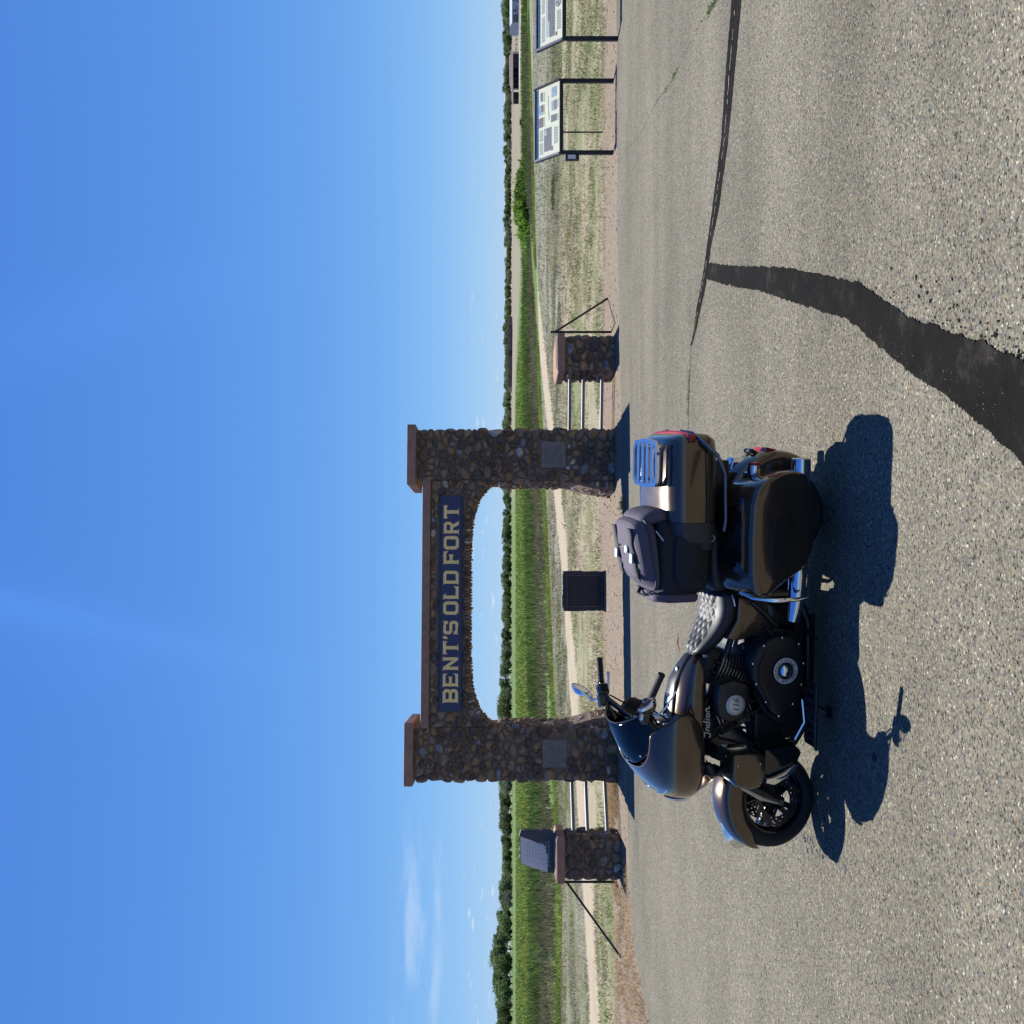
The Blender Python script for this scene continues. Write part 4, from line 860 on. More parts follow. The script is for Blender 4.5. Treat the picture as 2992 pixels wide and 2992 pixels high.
# top case with black pad, rack, rails and lamp
tcz = [(-.445, .905, .19, .06, .06), (-.438, .905, .23, .11, .10), (-.41, .91, .262, .140, .138), (-.35, .912, .280, .155, .144), (-.10, .912, .288, .158, .144), (.015, .912, .288, .152, .139)]
tcase = xloft([(x, 0, z, a, bt, bb) for x, z, a, bt, bb in tcz], 36, 3.7).build('top_case', bronze, bike)
pad = xloft([(.017, 0, .912, .291, .156, .142), (.06, 0, .908, .286, .156, .14), (.12, 0, .895, .272, .145, .132), (.165, 0, .88, .25, .115, .11), (.18, 0, .87, .20, .07, .08)], 36, 3.6).build('backrest_pad', vinyl, tcase)
bl = MB()
for s in (-1, 1): bl.box((-.41, s*.291-.002, .862), (.015, s*.291+.002, .868))
bl.build('lid_seam', satin_black, tcase, False)
lens = MB().loft([[Vector((-.415-.034*math.cos(t*1.35)**.6 if abs(t) < 1.1 else -.405, .262*math.sin(t*1.25), z)) for t in np.linspace(-1.2, 1.2, 25)] for z in (.965, .925)], False, closed=False).build('case_lamp', red_lens, tcase); solid(lens, .02)
rk = MB()
rect_ = resample([(-.405, -.13), (-.36, -.155), (-.20, -.155), (-.165, -.13), (-.155, 0), (-.165, .13), (-.20, .155), (-.36, .155), (-.405, .13), (-.418, 0)], 44)
rk.loft([[Vector((a+(-.285-a)*g, b*1.2*(1-g), z)) for a, b in rect_] for g, z in ((0, 1.092), (0, 1.106), (.15, 1.106), (.15, 1.092), (0, 1.092))], False)
rack = rk.build('luggage_rack', chrome, tcase)
for y in (-.105, -.035, .035, .105): MB().box((-.395, y-.019, 1.094), (-.175, y+.019, 1.104)).build('rack_bar', chrome, rack, False)
for x in (-.37, -.20):
    for y in (-.11, .11): MB().tube([(x, y, 1.045), (x, y, 1.094)], .011, 10).build('rack_post', chrome, rack)
sl_ = MB()
for s in (-1, 1): sl_.tube([(-.385, s*.215, 1.045), (-.30, s*.225, 1.049), (-.17, s*.225, 1.049)], [.01, .014, .010], 8)
sl_.build('lid_rail', gloss_black, tcase)
for s in (-1, 1):
    MB().tube([(-.455, s*.10, .935), (-.445, s*.22, .925), (-.40, s*.285, .89), (-.335, s*.305, .82), (-.24, s*.305, .775), (.0, s*.30, .765), (.06, s*.28, .765)], .011, 10).build('case_rail', P('dark_chrome', (.16, .16, .17), .12, 1.0), tcase)
MB().box((-.30, -.10, .66), (.10, .10, .768)).build('case_mount', satin_black, bike, False)
# seats
ss_ = [(.395, .0, .66, .165, .075, .05), (.43, 0, .665, .178, .070, .06), (.50, 0, .66, .180, .062, .055), (.58, 0, .675, .168, .060, .06), (.66, 0, .71, .140, .065, .06), (.72, 0, .755, .112, .060, .06), (.755, 0, .785, .085, .042, .045), (.775, 0, .80, .05, .02, .03)]
seat = xloft(ss_, 28, 3.0).build('rider_seat', leather, bike); sub(seat, 1)
# quilted insert: diamonds with stitched grooves
v = []; f = []; nu, nw = 84, 48
for i in range(nu+1):
    x = .405+(.752-.405)*i/nu
    hw = float(np.interp(x, [.40, .45, .52, .60, .68, .74, .755], [.128, .134, .132, .120, .098, .066, .03])); zt = float(np.interp(x, [.40, .43, .50, .58, .66, .72, .755], [.738, .737, .724, .737, .777, .817, .829])); aw = float(np.interp(x, [.40, .43, .50, .58, .66, .72, .755], [.165, .178, .18, .168, .14, .112, .085]))
    for j in range(nw+1):
        q_ = -1+2*j/nw; y = hw*q_; sq = abs(math.sin(math.pi*(x/.066+y/.054)))*abs(math.sin(math.pi*(x/.066-y/.054)))
        edge = (1-abs(q_)**8); drop = .062*(abs(y)/aw)**3.2
        v.append((x, y, zt-drop+.004+.0075*sq**.6*edge-.006*(1-edge)))
        if i and j: a = i*(nw+1)+j; f.append((a-nw-2, a-1, a, a-nw-1))
mesh('quilted_insert', v, f, leather, seat, True)
ps = xloft([(.07, 0, .735, .15, .03, .04), (.09, 0, .745, .17, .05, .06), (.20, 0, .75, .175, .055, .07), (.34, 0, .74, .170, .055, .075), (.395, 0, .72, .165, .05, .06), (.41, 0, .71, .14, .03, .04)], 24, 3.2).build('passenger_seat', leather, bike); sub(ps, 1)
MB().tube([(.42, .178, .66), (.48, .187, .648)], .004, 6).build('seat_stud', chrome, seat)
# tank with console
tk = [(.765, 0, .79, .045, .030, .035), (.785, 0, .79, .085, .050, .045), (.84, 0, .805, .120, .078, .055), (.92, 0, .815, .150, .108, .055), (1.02, 0, .82, .168, .122, .058), (1.12, 0, .825, .172, .125, .058), (1.20, 0, .83, .165, .118, .055), (1.26, 0, .835, .14, .10, .05), (1.285, 0, .84, .10, .06, .035)]
tank = xloft(tk, 28, 2.5).build('fuel_tank', bronze, bike); sub(tank, 1)
cn = MB().loft([[Vector((x, y*w2, z+dz)) for y, dz in ((-1, -.02), (-1, .006), (-.8, .013), (.8, .013), (1, .006), (1, -.02))] for x, w2, z in ((.775, .030, .832), (.84, .042, .878), (.92, .055, .918), (1.02, .066, .938), (1.14, .070, .945), (1.20, .065, .94), (1.235, .05, .925))], True).build('tank_console', satin_black, tank)
bev(cn, .004, 2)
MB().lathe([(.001, .016), (.030, .015), (.034, .008), (.034, 0)], (1.14, 0, .956), 'z', 24).build('fuel_cap', chrome, cn)
for x, y, r in ((1.05, .018, .011), (1.05, -.018, .011), (1.0, 0, .009)): MB().lathe([(.001, .010), (r, .009), (r*1.1, 0)], (x, y, .948), 'z', 16).build('console_switch', chrome, cn)
MB().lathe([(.001, .002), (.018, .0015), (.02, 0)], (.86, 0, .904), 'z', 20).build('console_emblem', P('pewter', (.12, .12, .13), .35, .7), cn)
# script lettering on the tank side
def stroke(pts, r): return MB().tube([Vector(p) for p in pts], r, 6, flat=.35)
SX, SZ, SS = 1.195, .775, .034        # start x (front), base z, letter height
def sp(u, v): return Vector((SX-u*SS, .1755-.004*abs(u-2.3)/2.3, SZ+v*SS+u*.0006))
def arc(cx, cy, rx, ry, a0, a1, n=10): return [(cx+rx*math.cos(R_(a0+(a1-a0)*k/n)), cy+ry*math.sin(R_(a0+(a1-a0)*k/n))) for k in range(n+1)]
glyph = [arc(.35, .95, .35, .25, 200, -60, 10)+[(.55, .4), (.4, .05)]+arc(.2, .05, .25, .22, -10, -190, 6), [(.1, .75), (.9, 1.2)],
         [(.95, .62), (.85, .0)]+[(.92, .35)]+arc(1.15, .42, .18, .2, 150, 10, 6)+[(1.28, .05), (1.42, .0)],
         arc(1.75, .28, .22, .28, 60, 330, 10)+[(2.0, .3)], [(2.18, 1.15), (1.98, .08), (2.1, .0), (2.2, .06)],
         [(2.42, .6), (2.34, .08), (2.44, 0), (2.55, .08)], [(2.47, .86), (2.49, .92)],
         arc(2.9, .28, .22, .28, 60, 330, 10)+[(3.12, .3)], [(3.18, .58), (3.08, .06), (3.2, 0), (3.3, .06)],
         [(3.5, .62), (3.4, .0), (3.46, .35)]+arc(3.7, .42, .18, .2, 150, 10, 6)+[(3.83, .05), (3.98, .0), (4.15, .1)]]
sb = MB()
for g in glyph: sb.tube([sp(u*1.2+.0, v) for u, v in g], .0034, 6, flat=.5)
sb.build('script_badge', silver, tank)
# frame, side cover, engine
fm = MB(); 
for s in (-1, 1):
    fm.tube([(1.27, s*.05, .86), (1.32, s*.09, .60), (1.27, s*.13, .24), (1.15, s*.15, .18), (.60, s*.15, .19), (.30, s*.14, .30), (.0, s*.13, .33)], .022, 10)
    fm.tube([(1.27, s*.04, .86), (.90, s*.10, .70), (.55, s*.13, .60), (.1, s*.13, .62)], .018, 10)
fm.tube([(1.245, 0, .90), (1.30, 0, .78)], .045, 14); fm.box((.55, -.16, .135), (1.20, .13, .26)); fm.box((.66, -.36, .20), (1.20, -.16, .235)); fm.box((-.20, -.36, .22), (.55, -.20, .30)); fm.box((.36, -.38, .13), (.80, -.14, .20)); fm.box((.80, -.36, .14), (1.22, -.14, .19)); fm.box((.45, -.10, .22), (.62, .10, .62)); fm.box((-.05, -.12, .50), (.40, .12, .66))  # low far-side boxes are added to keep sun off the ground underneath
fm.build('frame_and_sun_blocks', satin_black, bike)
for s in (-1, 1):
    scp = resample([(.43, .625), (.56, .632), (.66, .69), (.675, .62), (.655, .54), (.64, .43), (.605, .38), (.535, .366), (.475, .43), (.44, .50)], 30)
    scv = MB().loft([[Vector((.55+(a-.55)*g, s*y, .52+(b-.52)*g)) for a, b in scp] for y, g in ((.12, 1), (.165, 1), (.178, .96), (.184, .85))], True).build('side_cover', bronze, bike)
    MB().tube([(.46, s*.19, .55), (.53, s*.20, .47), (.60, s*.195, .40)], [.012, .015, .012], 8).build('brake_line_cover', satin_black, scv)
en = MB()
crank = resample([(.60, .42), (.62, .30), (.72, .245), (.95, .235), (1.10, .27), (1.15, .38), (1.08, .47), (.95, .54), (.78, .56), (.66, .52)], 34)
en.loft([[Vector((.88+(a-.88)*g, y, .39+(b-.39)*g)) for a, b in crank] for y, g in ((-.23, .9), (-.21, 1), (.19, 1), (.20, .97))], True)
eng = en.build('engine_block', engine_black, bike)
prim = resample([(.775, .585), (.69, .545), (.635, .45), (.632, .34), (.70, .275), (.84, .262), (.95, .285), (1.06, .35), (1.10, .40), (1.06, .46), (.95, .53), (.86, .58)], 40)
pc = MB().loft([[Vector((.85+(a-.85)*g, y, .41+(b-.41)*g)) for a, b in prim] for y, g in ((.19, 1), (.245, 1), (.262, .965), (.268, .90), (.270, .6))], True).build('primary_cover', engine_black, eng)
for a, b in prim[::4]: MB().ball((.85+(a-.85)*.94, .266, .41+(b-.41)*.94), .0065, 8, 5, (1, .5, 1)).build('bolt', chrome, pc)
RC = (.824, .39)
dr = MB().lathe([(.001, .286), (.034, .285), (.040, .280), (.044, .283), (.072, .281), (.076, .272)], (RC[0], 0, RC[1]), 'y', 44).build('derby_cover', engine_black, pc)
MB().lathe([(.047, .2835), (.071, .2825), (.0712, .2815), (.047, .2815)], (RC[0], 0, RC[1]), 'y', 48).build('ring_badge', silver, dr)
MB().lathe([(.001, .300), (.016, .297), (.028, .291), (.033, .284)], (RC[0], 0, RC[1]), 'y', 24).build('emblem_dome', chrome, dr)
lm_ = bpy.data.meshes.new('lettering'); bmj = bmesh.new()
for k, ch in enumerate('INDIAN MOTORCYCLE '):
    if ch == ' ': continue
    m1 = text_mesh(ch, .021, .0006)
    ang = math.pi/2-(k-8.75)*2*math.pi/18
    # badge plane seen from +y: image right = -x
    r_ = .0545; cx, cz = RC[0]-r_*math.cos(ang), RC[1]+r_*math.sin(ang)
    Mt = Matrix.Translation((cx, .2842, cz)) @ Matrix(((-1, 0, 0, 0), (0, 0, 1, 0), (0, 1, 0, 0), (0, 0, 0, 1))) @ Matrix.Rotation(ang-math.pi/2, 4, 'Z')
    m1.transform(Mt); bmj.from_mesh(m1); bpy.data.meshes.remove(m1)
bmj.to_mesh(lm_); bmj.free(); link('lettering', lm_, black_print, dr)
# two finned cylinders
for cx, lean in ((.86, -24), (1.10, 24)):
    ax = Vector((math.sin(R_(lean))*1, 0, math.cos(R_(lean)))); b0 = Vector((.98+(cx-.98)*.45, 0, .50)); cyl = MB()
    cyl.tube([b0, b0+ax*.24], .075, 20); cy_ = cyl.build('cylinder', engine_black, eng)
    fn = MB(); ex_ = Vector((math.cos(R_(lean)), 0, -math.sin(R_(lean))))
    for k in range(11):
        c = b0+ax*(.03+k*.0195); r = resample([(-.09, -.12), (.09, -.12), (.105, -.08), (.105, .08), (.09, .125), (.03, .145), (-.03, .145), (-.09, .125), (-.105, .08), (-.105, -.08)], 22)
        ob = MB().loft([[c+ex_*a+Y_*b+ax*d for a, b in r] for d in (-.0035, .0035)], True).build('cooling_fin', P('fin_edge', (.34, .33, .31), .3, .9), cy_, False)
    hd = MB().loft([[b0+ax*h+ex_*a*g+Y_*b*g for a, b in resample([(-.09, -.11), (.09, -.11), (.10, .11), (-.10, .11)], 20)] for h, g in ((.245, 1), (.30, 1.0), (.32, .8))], True).build('rocker_cover', engine_black, eng, True)
    for s in (-1, 1): MB().tube([b0+Vector((0, s*.0+.148, -.04))+ex_*.03*s, b0+ax*.26+Vector((0, .13, 0))+ex_*.03*s], .009, 8).build('pushrod_tube', chrome if False else engine_black, eng)
hc = resample([(.89, .752), (.868, .67), (.895, .585), (.98, .562), (1.085, .60), (1.108, .69), (1.07, .752), (.98, .77)], 36)
hv = MB().loft([[Vector((.985+(a-.985)*g, y, .665+(b-.665)*g)) for a, b in hc] for y, g in ((.10, .9), (.19, 1), (.222, 1), (.238, .95), (.245, .82), (.247, .5))], True).build('air_cleaner_cover', satin_black, eng)
bdg = MB().lathe([(.001, .2545), (.050, .2540), (.054, .2515), (.056, .246)], (1.005, 0, .662), 'y', 40).build('number_badge', silver, hv)
m1 = text_mesh('116', .050, .0006, .25); m1.transform(Matrix.Translation((1.005, .2552, .660)) @ Matrix(((-1, 0, 0, 0), (0, 0, 1, 0), (0, 1, 0, 0), (0, 0, 0, 1)))); link('badge_number', m1, black_print, bdg)
MB().lathe([(.0455, .2552), (.0475, .2552), (.0475, .2542), (.0455, .2542)], (1.005, 0, .662), 'y', 40).build('badge_ring', black_print, bdg)
# header pipes on the far side, foot boards, controls, stand
MB().tube([(1.02, -.16, .62), (1.14, -.19, .45), (1.05, -.22, .28), (.70, -.26, .27), (.50, -.28, .33)], .026, 12).build('header_pipe', chrome, bike)
MB().tube([(.86, -.14, .60), (.80, -.20, .40), (.70, -.24, .30), (.52, -.27, .34)], .024, 12).build('header_pipe', chrome, bike)
for s in (-1, 1):
    fb = bev(MB().box((.88, s*.34-.055, .255), (1.22, s*.34+.055, .275), ).build('footboard', satin_black, bike, False), .008, 2)
    for k in range(6): MB().box((.91+k*.052, s*.34-.045, .2755), (.93+k*.052, s*.34+.045, .281)).build('rubber_rib', rubber, fb, False)
    MB().tube([(1.0, s*.15, .25), (1.0, s*.30, .262)], .014, 8).build('footboard_arm', satin_black, bike)
    # engine guard: bronze leg box above, black shroud and chrome bar below
    MB().tube([(1.29, s*.06, .76), (1.30, s*.16, .745), (1.31, s*.22, .70)], .019, 12).build('engine_guard', satin_black, bike)
    cg = MB().tube([(1.392, s*.352, .528), (1.396, s*.354, .49), (1.372, s*.350, .42), (1.33, s*.335, .345)], [.013, .022, .022, .012], 12).build('guard_trim', chrome, bike)
    lgp = resample([(1.238, .715), (1.39, .718), (1.425, .69), (1.440, .62), (1.435, .56), (1.405, .528), (1.26, .530), (1.24, .555)], 34)
    lg = MB().loft([[Vector((1.33+(a-1.33)*g, s*y, .625+(b-.625)*g)) for a, b in lgp] for y, g in ((.17, .90), (.185, 1), (.318, 1), (.338, .975), (.346, .93), (.350, .80), (.351, .4))], True).build('leg_fairing', bronze, bike)
    shp = resample([(1.235, .524), (1.40, .524), (1.385, .43), (1.335, .335), (1.255, .30), (1.215, .35)], 28)
    MB().loft([[Vector((1.31+(a-1.31)*g, s*y, .42+(b-.42)*g)) for a, b in shp] for y, g in ((.15, .9), (.16, 1), (.30, 1), (.322, .95), (.328, .7), (.329, .3))], True).build('lower_shroud', gloss_black, lg)
    MB().tube([(1.335, s*.20, .80), (1.365, s*.205, .785), (1.395, s*.21, .772)], [.022, .034, .034], 16).build('front_signal', satin_black, bike)
    MB().tube([(1.396, s*.21, .771), (1.408, s*.212, .766)], [.033, .022], 16).build('signal_lens', amber_lens, bike)
MB().tube([(1.0, .25, .27), (1.10, .33, .30), (1.18, .36, .37)], .009, 8).build('shift_lever', chrome, bike)
MB().tube([(.62, .12, .22), (.66, .26, .20)], .010, 8).build('passenger_peg_arm', satin_black, bike)
foot = BM.inverted() @ Vector((-1.12, 5.30, .012))
MB().tube([(.96, .13, .22), (1.06, .20, .14), foot], [.014, .013, .011], 10).build('side_stand', satin_black, bike)
MB().lathe([(.001, .006), (.035, .004), (.035, -.006), (.001, -.008)], foot, 'z', 16).build('stand_foot', satin_black, bike)
# radiator-side fill between down tubes and belt guard
MB().box((1.25, -.19, .34), (1.31, .19, .73)).build('oil_cooler', engine_black, bike, False)
bev(MB().box((1.08, -.17, .20), (1.25, .15, .50)).build('engine_front_cover', engine_black, eng, False), .02, 2)
# fork mounted fairing
steer_w = steer; steer = lambda p: SM @ (Vector(p)+Vector((.018, 0, -.008)))
zs = [(.674, 1.455, 1.41, .05), (.70, 1.478, 1.40, .075), (.76, 1.513, 1.37, .125), (.82, 1.538, 1.31, .185), (.862, 1.551, 1.22, .265), (.895, 1.558, 1.125, .325), (.945, 1.553, 1.06, .345), (1.01, 1.532, 1.035, .352), (1.06, 1.50, 1.04, .345), (1.105, 1.455, 1.085, .315), (1.145, 1.405, 1.12, .28), (1.178, 1.355, 1.15, .245)]
def ucurve(xf, xr, wv, n=25, e=2.3):
    r = []
    for k in range(n):
        t = -1+2*k/(n-1); a = t*math.pi/2; y = wv*math.copysign(abs(math.sin(a))**(2/e), a); r.append((xr+(xf-xr)*abs(math.cos(a))**(2/e), y))
    return r
rings = [[Vector((x, y, z)) for x, y in ucurve(xf, xr, wv)] for z, xf, xr, wv in zs]
fa_ = MB().loft(rings, False, closed=False).tf(steer).build('fairing', bronze, bike); solid(fa_, .008, -1); sub(fa_, 1)
rings = [[Vector((x, y, z)) for x, y in ucurve(xf, xr, wv)] for z, xf, xr, wv in ((.80, 1.34, 1.30, .10), (.87, 1.30, 1.20, .22), (.95, 1.24, 1.06, .325), (1.05, 1.20, 1.05, .32), (1.11, 1.17, 1.09, .28))]
inn_ = MB().loft(rings, False, closed=False).tf(steer).build('inner_fairing', satin_black, fa_); solid(inn_, .006)
dash = MB().loft([[Vector((x, y, z)) for y, z in ((-.22*g, z0), (.22*g, z0), (.20*g, z1), (-.20*g, z1))] for x, z0, z1, g in ((1.26, .92, 1.15, 1.0), (1.13, .93, 1.13, 1.0), (1.11, .95, 1.11, .92))], True).tf(steer).build('dash', gloss_black, fa_, False); bev(dash, .012, 2)
MB().box((1.104, -.085, .985), (1.109, .085, 1.085)).tf(steer).build('display', P('display_glass', (.25, .27, .28), .08), dash, False)
for s in (-1, 1): MB().lathe([(.001, -.01), (.038, -.008), (.044, .0), (.044, .012)], (1.105, s*.145, 1.035), 'x', 22).tf(steer).build('gauge', satin_black, dash)
# side vents and front lamp trim on the fairing
for s in (-1, 1):
    MB().tube([(1.425, s*.215, .80), (1.40, s*.245, .835), (1.385, s*.262, .865)], [.003, .010, .003], 8, flat=.5).tf(steer).build('side_vent', gloss_black, fa_)
    MB().tube([(1.505, s*.06, 1.052), (1.49, s*.115, 1.045), (1.46, s*.17, 1.04)], [.005, .012, .004], 8).tf(steer).build('lamp_trim', chrome, fa_)
MB().lathe([(.001, 1.572), (.055, 1.568), (.075, 1.55)], (0, 0, .91), 'x', 28).tf(steer).build('headlamp', P('lamp_glass', (.5, .52, .55), .05, .3), fa_)
# screen
v = []; f = []; nu, nw = 24, 10
for i in range(nu+1):
    t = -1+2*i/nu; y = .285*t
    for j in range(nw+1):
        g = j/nw; x = (1.345-.215*abs(t)**2.2)*(1-g)+(1.115-.075*t*t)*g+.035*math.sin(math.pi*g)*(1-t*t*.5); z = (1.172-.075*abs(t)**2)*(1-g)+(1.285-.085*abs(t)**2.4)*g
        v.append(steer((x, y*(1-.10*g), z)))
        if i and j: a = i*(nw+1)+j; f.append((a-nw-2, a-1, a, a-nw-1))
scr = mesh('windscreen', v, f, screen_m, bike, True); solid(scr, .005)
rimpts = [v[i*(nw+1)+nw] for i in range(nu+1)]
MB().tube(rimpts, .0045, 6).build('screen_rim', satin_black, scr)
for t in (-.55, 0, .55):
    i = int((t+1)/2*nu); MB().ball(v[i*(nw+1)+2]+Vector((.006, 0, .006)), .009, 10, 6).build('screen_screw', chrome, scr)
# handlebar, grips, controls, mirrors
for s in (-1, 1):
    hb = MB().tube([(1.18, 0, 1.0), (1.17, s*.07, 1.04), (1.11, s*.18, 1.125), (1.04, s*.27, 1.19), (.97, s*.335, 1.205), (.86, s*.405, 1.185)], .0145, 12).tf(steer).build('handlebar', P('bar_black', (.015, .015, .016), .15, .3, .5), bike)
    gp_ = MB().tube([(.945, s*.352, 1.202), (.935, s*.358, 1.201), (.825, s*.428, 1.178), (.815, s*.434, 1.176)], [.021, .0185, .0185, .020], 16).tf(steer).build('grip', rubber, bike)
    bev(MB().box((-.035, -.028, -.032), (.035, .028, .032), Matrix.Translation((.985, s*.325, 1.205)) @ Matrix.Rotation(R_(-32*s), 4, 'Z')).tf(steer).build('switch_cluster', gloss_black, bike, False), .012, 2)
    bev(MB().box((-.04, -.026, -.022), (.035, .026, .024), Matrix.Translation((1.045, s*.30, 1.22)) @ Matrix.Rotation(R_(-25*s), 4, 'Z')).tf(steer).build('fluid_reservoir', gloss_black, bike, False), .010, 2)
    MB().tube([(1.03, s*.305, 1.185), (1.035, s*.345, 1.165), (1.00, s*.385, 1.145), (.93, s*.44, 1.12), (.90, s*.458, 1.112)], [.010, .009, .008, .007, .009], 10, flat=.6).tf(steer).build('hand_lever', chrome, bike)
    if s < 0:
        MB().tube([(1.03, -.31, 1.235), (1.045, -.345, 1.262), (1.005, -.40, 1.285)], .007, 8).tf(steer).build('mirror_stalk', chrome, bike)
        mc = Vector((.985, -.43, 1.305))
    else:
        MB().tube([(1.03, .31, 1.235), (1.05, .325, 1.25), (1.03, .345, 1.255)], .009, 8).tf(steer).build('mirror_stalk', chrome, bike)
        mc = Vector((.965, .385, 1.245))
    ml = Matrix.Translation(mc) @ Matrix.Rotation(R_(14*s), 4, 'Z') @ Matrix.Rotation(R_(-18 if s < 0 else 38), 4, 'Y')
    mh = MB().lathe([(.001, .036), (.030, .031), (.052, .014), (.060, .0), (.058, -.006)], (0, 0, 0), 'x', 26).tf(lambda p: steer(ml @ Vector((p.x, p.y*1.3, p.z*.88)))).build('mirror', chrome, bike)
    MB().lathe([(.001, -.0045), (.052, -.0045)], (0, 0, 0), 'x', 26).tf(lambda p: steer(ml @ Vector((p.x, p.y*1.25, p.z*.85)))).build('mirror_glass', mirror_m, mh)
# cables
cbm = MB()
for s in (-1, 1):
    cbm.tube([(1.02, s*.29, 1.19), (1.10, s*.20, 1.11), (1.16, s*.10, 1.0), (1.24, s*.06, .92)], .006, 6); cbm.tube([(1.01, s*.28, 1.18), (1.07, s*.24, 1.08), (1.15, s*.16, .95), (1.25, s*.07, .86)], .005, 6)
cbm.tf(steer).build('cable', satin_black, bike)

# seams, hoses and small fittings
for s in (-1, 1):
    MB().tube([(1.12, s*.338, .905), (1.25, s*.30, .890), (1.38, s*.225, .885), (1.48, s*.14, .885)], .0028, 5).tf(steer).build('fairing_seam', satin_black, fa_)
    MB().tube([(1.05, s*.352, .985), (1.052, s*.350, 1.04), (1.10, s*.318, 1.095)], .005, 6).tf(steer).build('fairing_edge_trim', satin_black, fa_)
    MB().tube([(-.20, s*.372, .600), (-.05, s*.392, .603), (.15, s*.394, .602), (.34, s*.374, .604)], .0026, 5).build('bag_lid_seam', satin_black, bike)
    MB().tube([(-.22, s*.36, .56), (-.235, s*.37, .50)], .007, 6).build('bag_reflector', red_lens, bike)
    for a, b in ((1.30, .69), (1.30, .56), (1.40, .56)): MB().ball((a, s*.352, b), .006, 8, 5, (1, .5, 1)).build('leg_fairing_screw', steel, bike)
    MB().tube([(.93, s*.12, .76), (.90, s*.17, .70), (.88, s*.16, .62)], .006, 6).build('spark_lead', satin_black, bike)
    MB().tube([(1.12, s*.10, .74), (1.16, s*.16, .68), (1.14, s*.15, .60)], .006, 6).build('spark_lead', satin_black, bike)
    MB().tube([(1.20, s*.14, .30), (1.26, s*.20, .40), (1.25, s*.18, .55), (1.22, s*.12, .70)], .009, 7).build('oil_hose', rubber, bike)
MB().tube([(.70, .272, .50), (.80, .2735, .545), (.90, .2725, .535), (1.02, .2715, .47)], .004, 6).build('cover_rib', engine_black, pc)
MB().lathe([(.001, .012), (.016, .010), (.018, 0)], (.70, .20, .605), 'z', 14).build('dipstick', satin_black, bike)
MB().tube([(.60, .21, .47), (.66, .245, .43), (.72, .26, .36)], .008, 6).build('belt_guard_bolt_rail', satin_black, bike)

# ------------------------------------------------------------------ backpack strapped on the rear seat (same lean as the motorcycle)
def b2w(p): return BM @ Vector(p)
pk = empty('backpack', b2w((.20, 0, .80)), (-LEAN, 0, BYAW), 'purple-grey backpack with black straps riding on the motorcycle rear seat', 'backpack'); PO = Vector((.20, 0, .80)); pk.scale = BSC
loc = lambda p: Vector(p)-PO
def zloft(st, n=28, e=4): 
    r = []
    for z, x0_, x1_, y0_, y1_, tx in st:
        cx, cy, a, b = (x0_+x1_)/2, (y0_+y1_)/2, (x1_-x0_)/2, (y1_-y0_)/2; q_ = []
        for k in range(n):
            t = 2*math.pi*k/n; c, s = math.cos(t), math.sin(t); x = cx+a*math.copysign(abs(c)**(2/e), c); q_.append(loc((x, cy+b*math.copysign(abs(s)**(2/e), s), z+tx*(x-cx))))
        r.append(q_)
    return MB().loft(r, True)
bodyb = zloft([(.805, .03, .40, -.20, .21, 0), (.82, .0, .415, -.215, .225, 0), (.92, -.015, .43, -.225, .24, 0), (1.02, -.02, .435, -.225, .245, 0), (1.075, -.02, .425, -.22, .24, -.05), (1.105, .0, .40, -.20, .225, -.06)], 32).build('main_body', nylon_black, pk); sub(bodyb, 1)
lidb = zloft([(1.09, .0, .41, -.21, .235, -.08), (1.12, -.005, .395, -.205, .23, -.14), (1.16, .005, .365, -.195, .22, -.2), (1.195, .02, .345, -.18, .21, -.2), (1.21, .05, .32, -.15, .18, -.2), (1.214, .10, .27, -.1, .12, -.2)], 32).build('top_panel', nylon, pk); sub(lidb, 1)
frp = MB().loft([[loc((x, y*g, z)) for y, z in ((-.19, .86), (.20, .86), (.205, 1.04), (.15, 1.10), (-.14, 1.10), (-.195, 1.04))] for x, g in ((.40, 1), (.435, .97), (.452, .85))], True).build('front_pocket', nylon, pk); bev(frp, .02, 3)
sdp = MB().loft([[loc((.05+(a)*.31*g+.155*(1-g), y, .87+b*.16*g+.08*(1-g))) for a, b in ((0, 0), (1, 0), (1, .8), (.8, 1), (.2, 1), (0, .8))] for y, g in ((.225, 1), (.262, .95), (.27, .82))], True).build('side_pocket', nylon_black, pk); bev(sdp, .015, 3)
rp = zloft([(1.0, -.055, .02, -.15, .20, 0), (1.10, -.05, .03, -.16, .20, 0), (1.17, -.03, .05, -.14, .18, 0), (1.195, .0, .06, -.1, .15, 0)], 24).build('rear_pocket', nylon, pk); sub(rp, 1)
topz = lambda x, y: 1.2125-.2*(x-.185)-.10*max(0, abs(y-.015)/.2-.55)**1.5
def strap(pts, wd, name, m=webbing, th=.004):
    v = []; f = []
    for k, (x, y) in enumerate(pts):
        z = topz(x, y)+.006; v += [loc((x, y-wd/2, z)), loc((x, y+wd/2, z))]
        if k: f.append((2*k-2, 2*k-1, 2*k+1, 2*k))
    o = mesh(name, v, f, m, pk, True); solid(o, th, 1); return o
for y in (.135, -.115):
    st_ = strap([(.055+.265*k/14, y+.008*math.sin(k)) for k in range(15)], .060, 'strap')
    z = topz(.20, y)
    bk = bev(MB().box(loc((.185, y-.022, z+.010)), loc((.24, y+.022, z+.020))).build('buckle', buckle_m, pk, False), .004, 2)
    strap([(.26+.07*k/5, y+.016+.010*math.sin(k*1.7)) for k in range(6)], .030, 'strap_tail')
strap([(.165, -.075+.10*k/6) for k in range(7)], .014, 'handle_strap', satin_black, .008)
bz = topz(.17, .055); MB().lathe([(.001, .014), (.020, .013), (.024, .006)], loc((.172, .055, bz)), 'z', 24).build('round_badge', white_m, pk)
mb = MB().lathe([(.008, .0152), (.0115, .0152)], loc((.172, .055, bz)), 'z', 16); mb.build('badge_mark', P('badge_green', (.10, .16, .12), .5), pk)
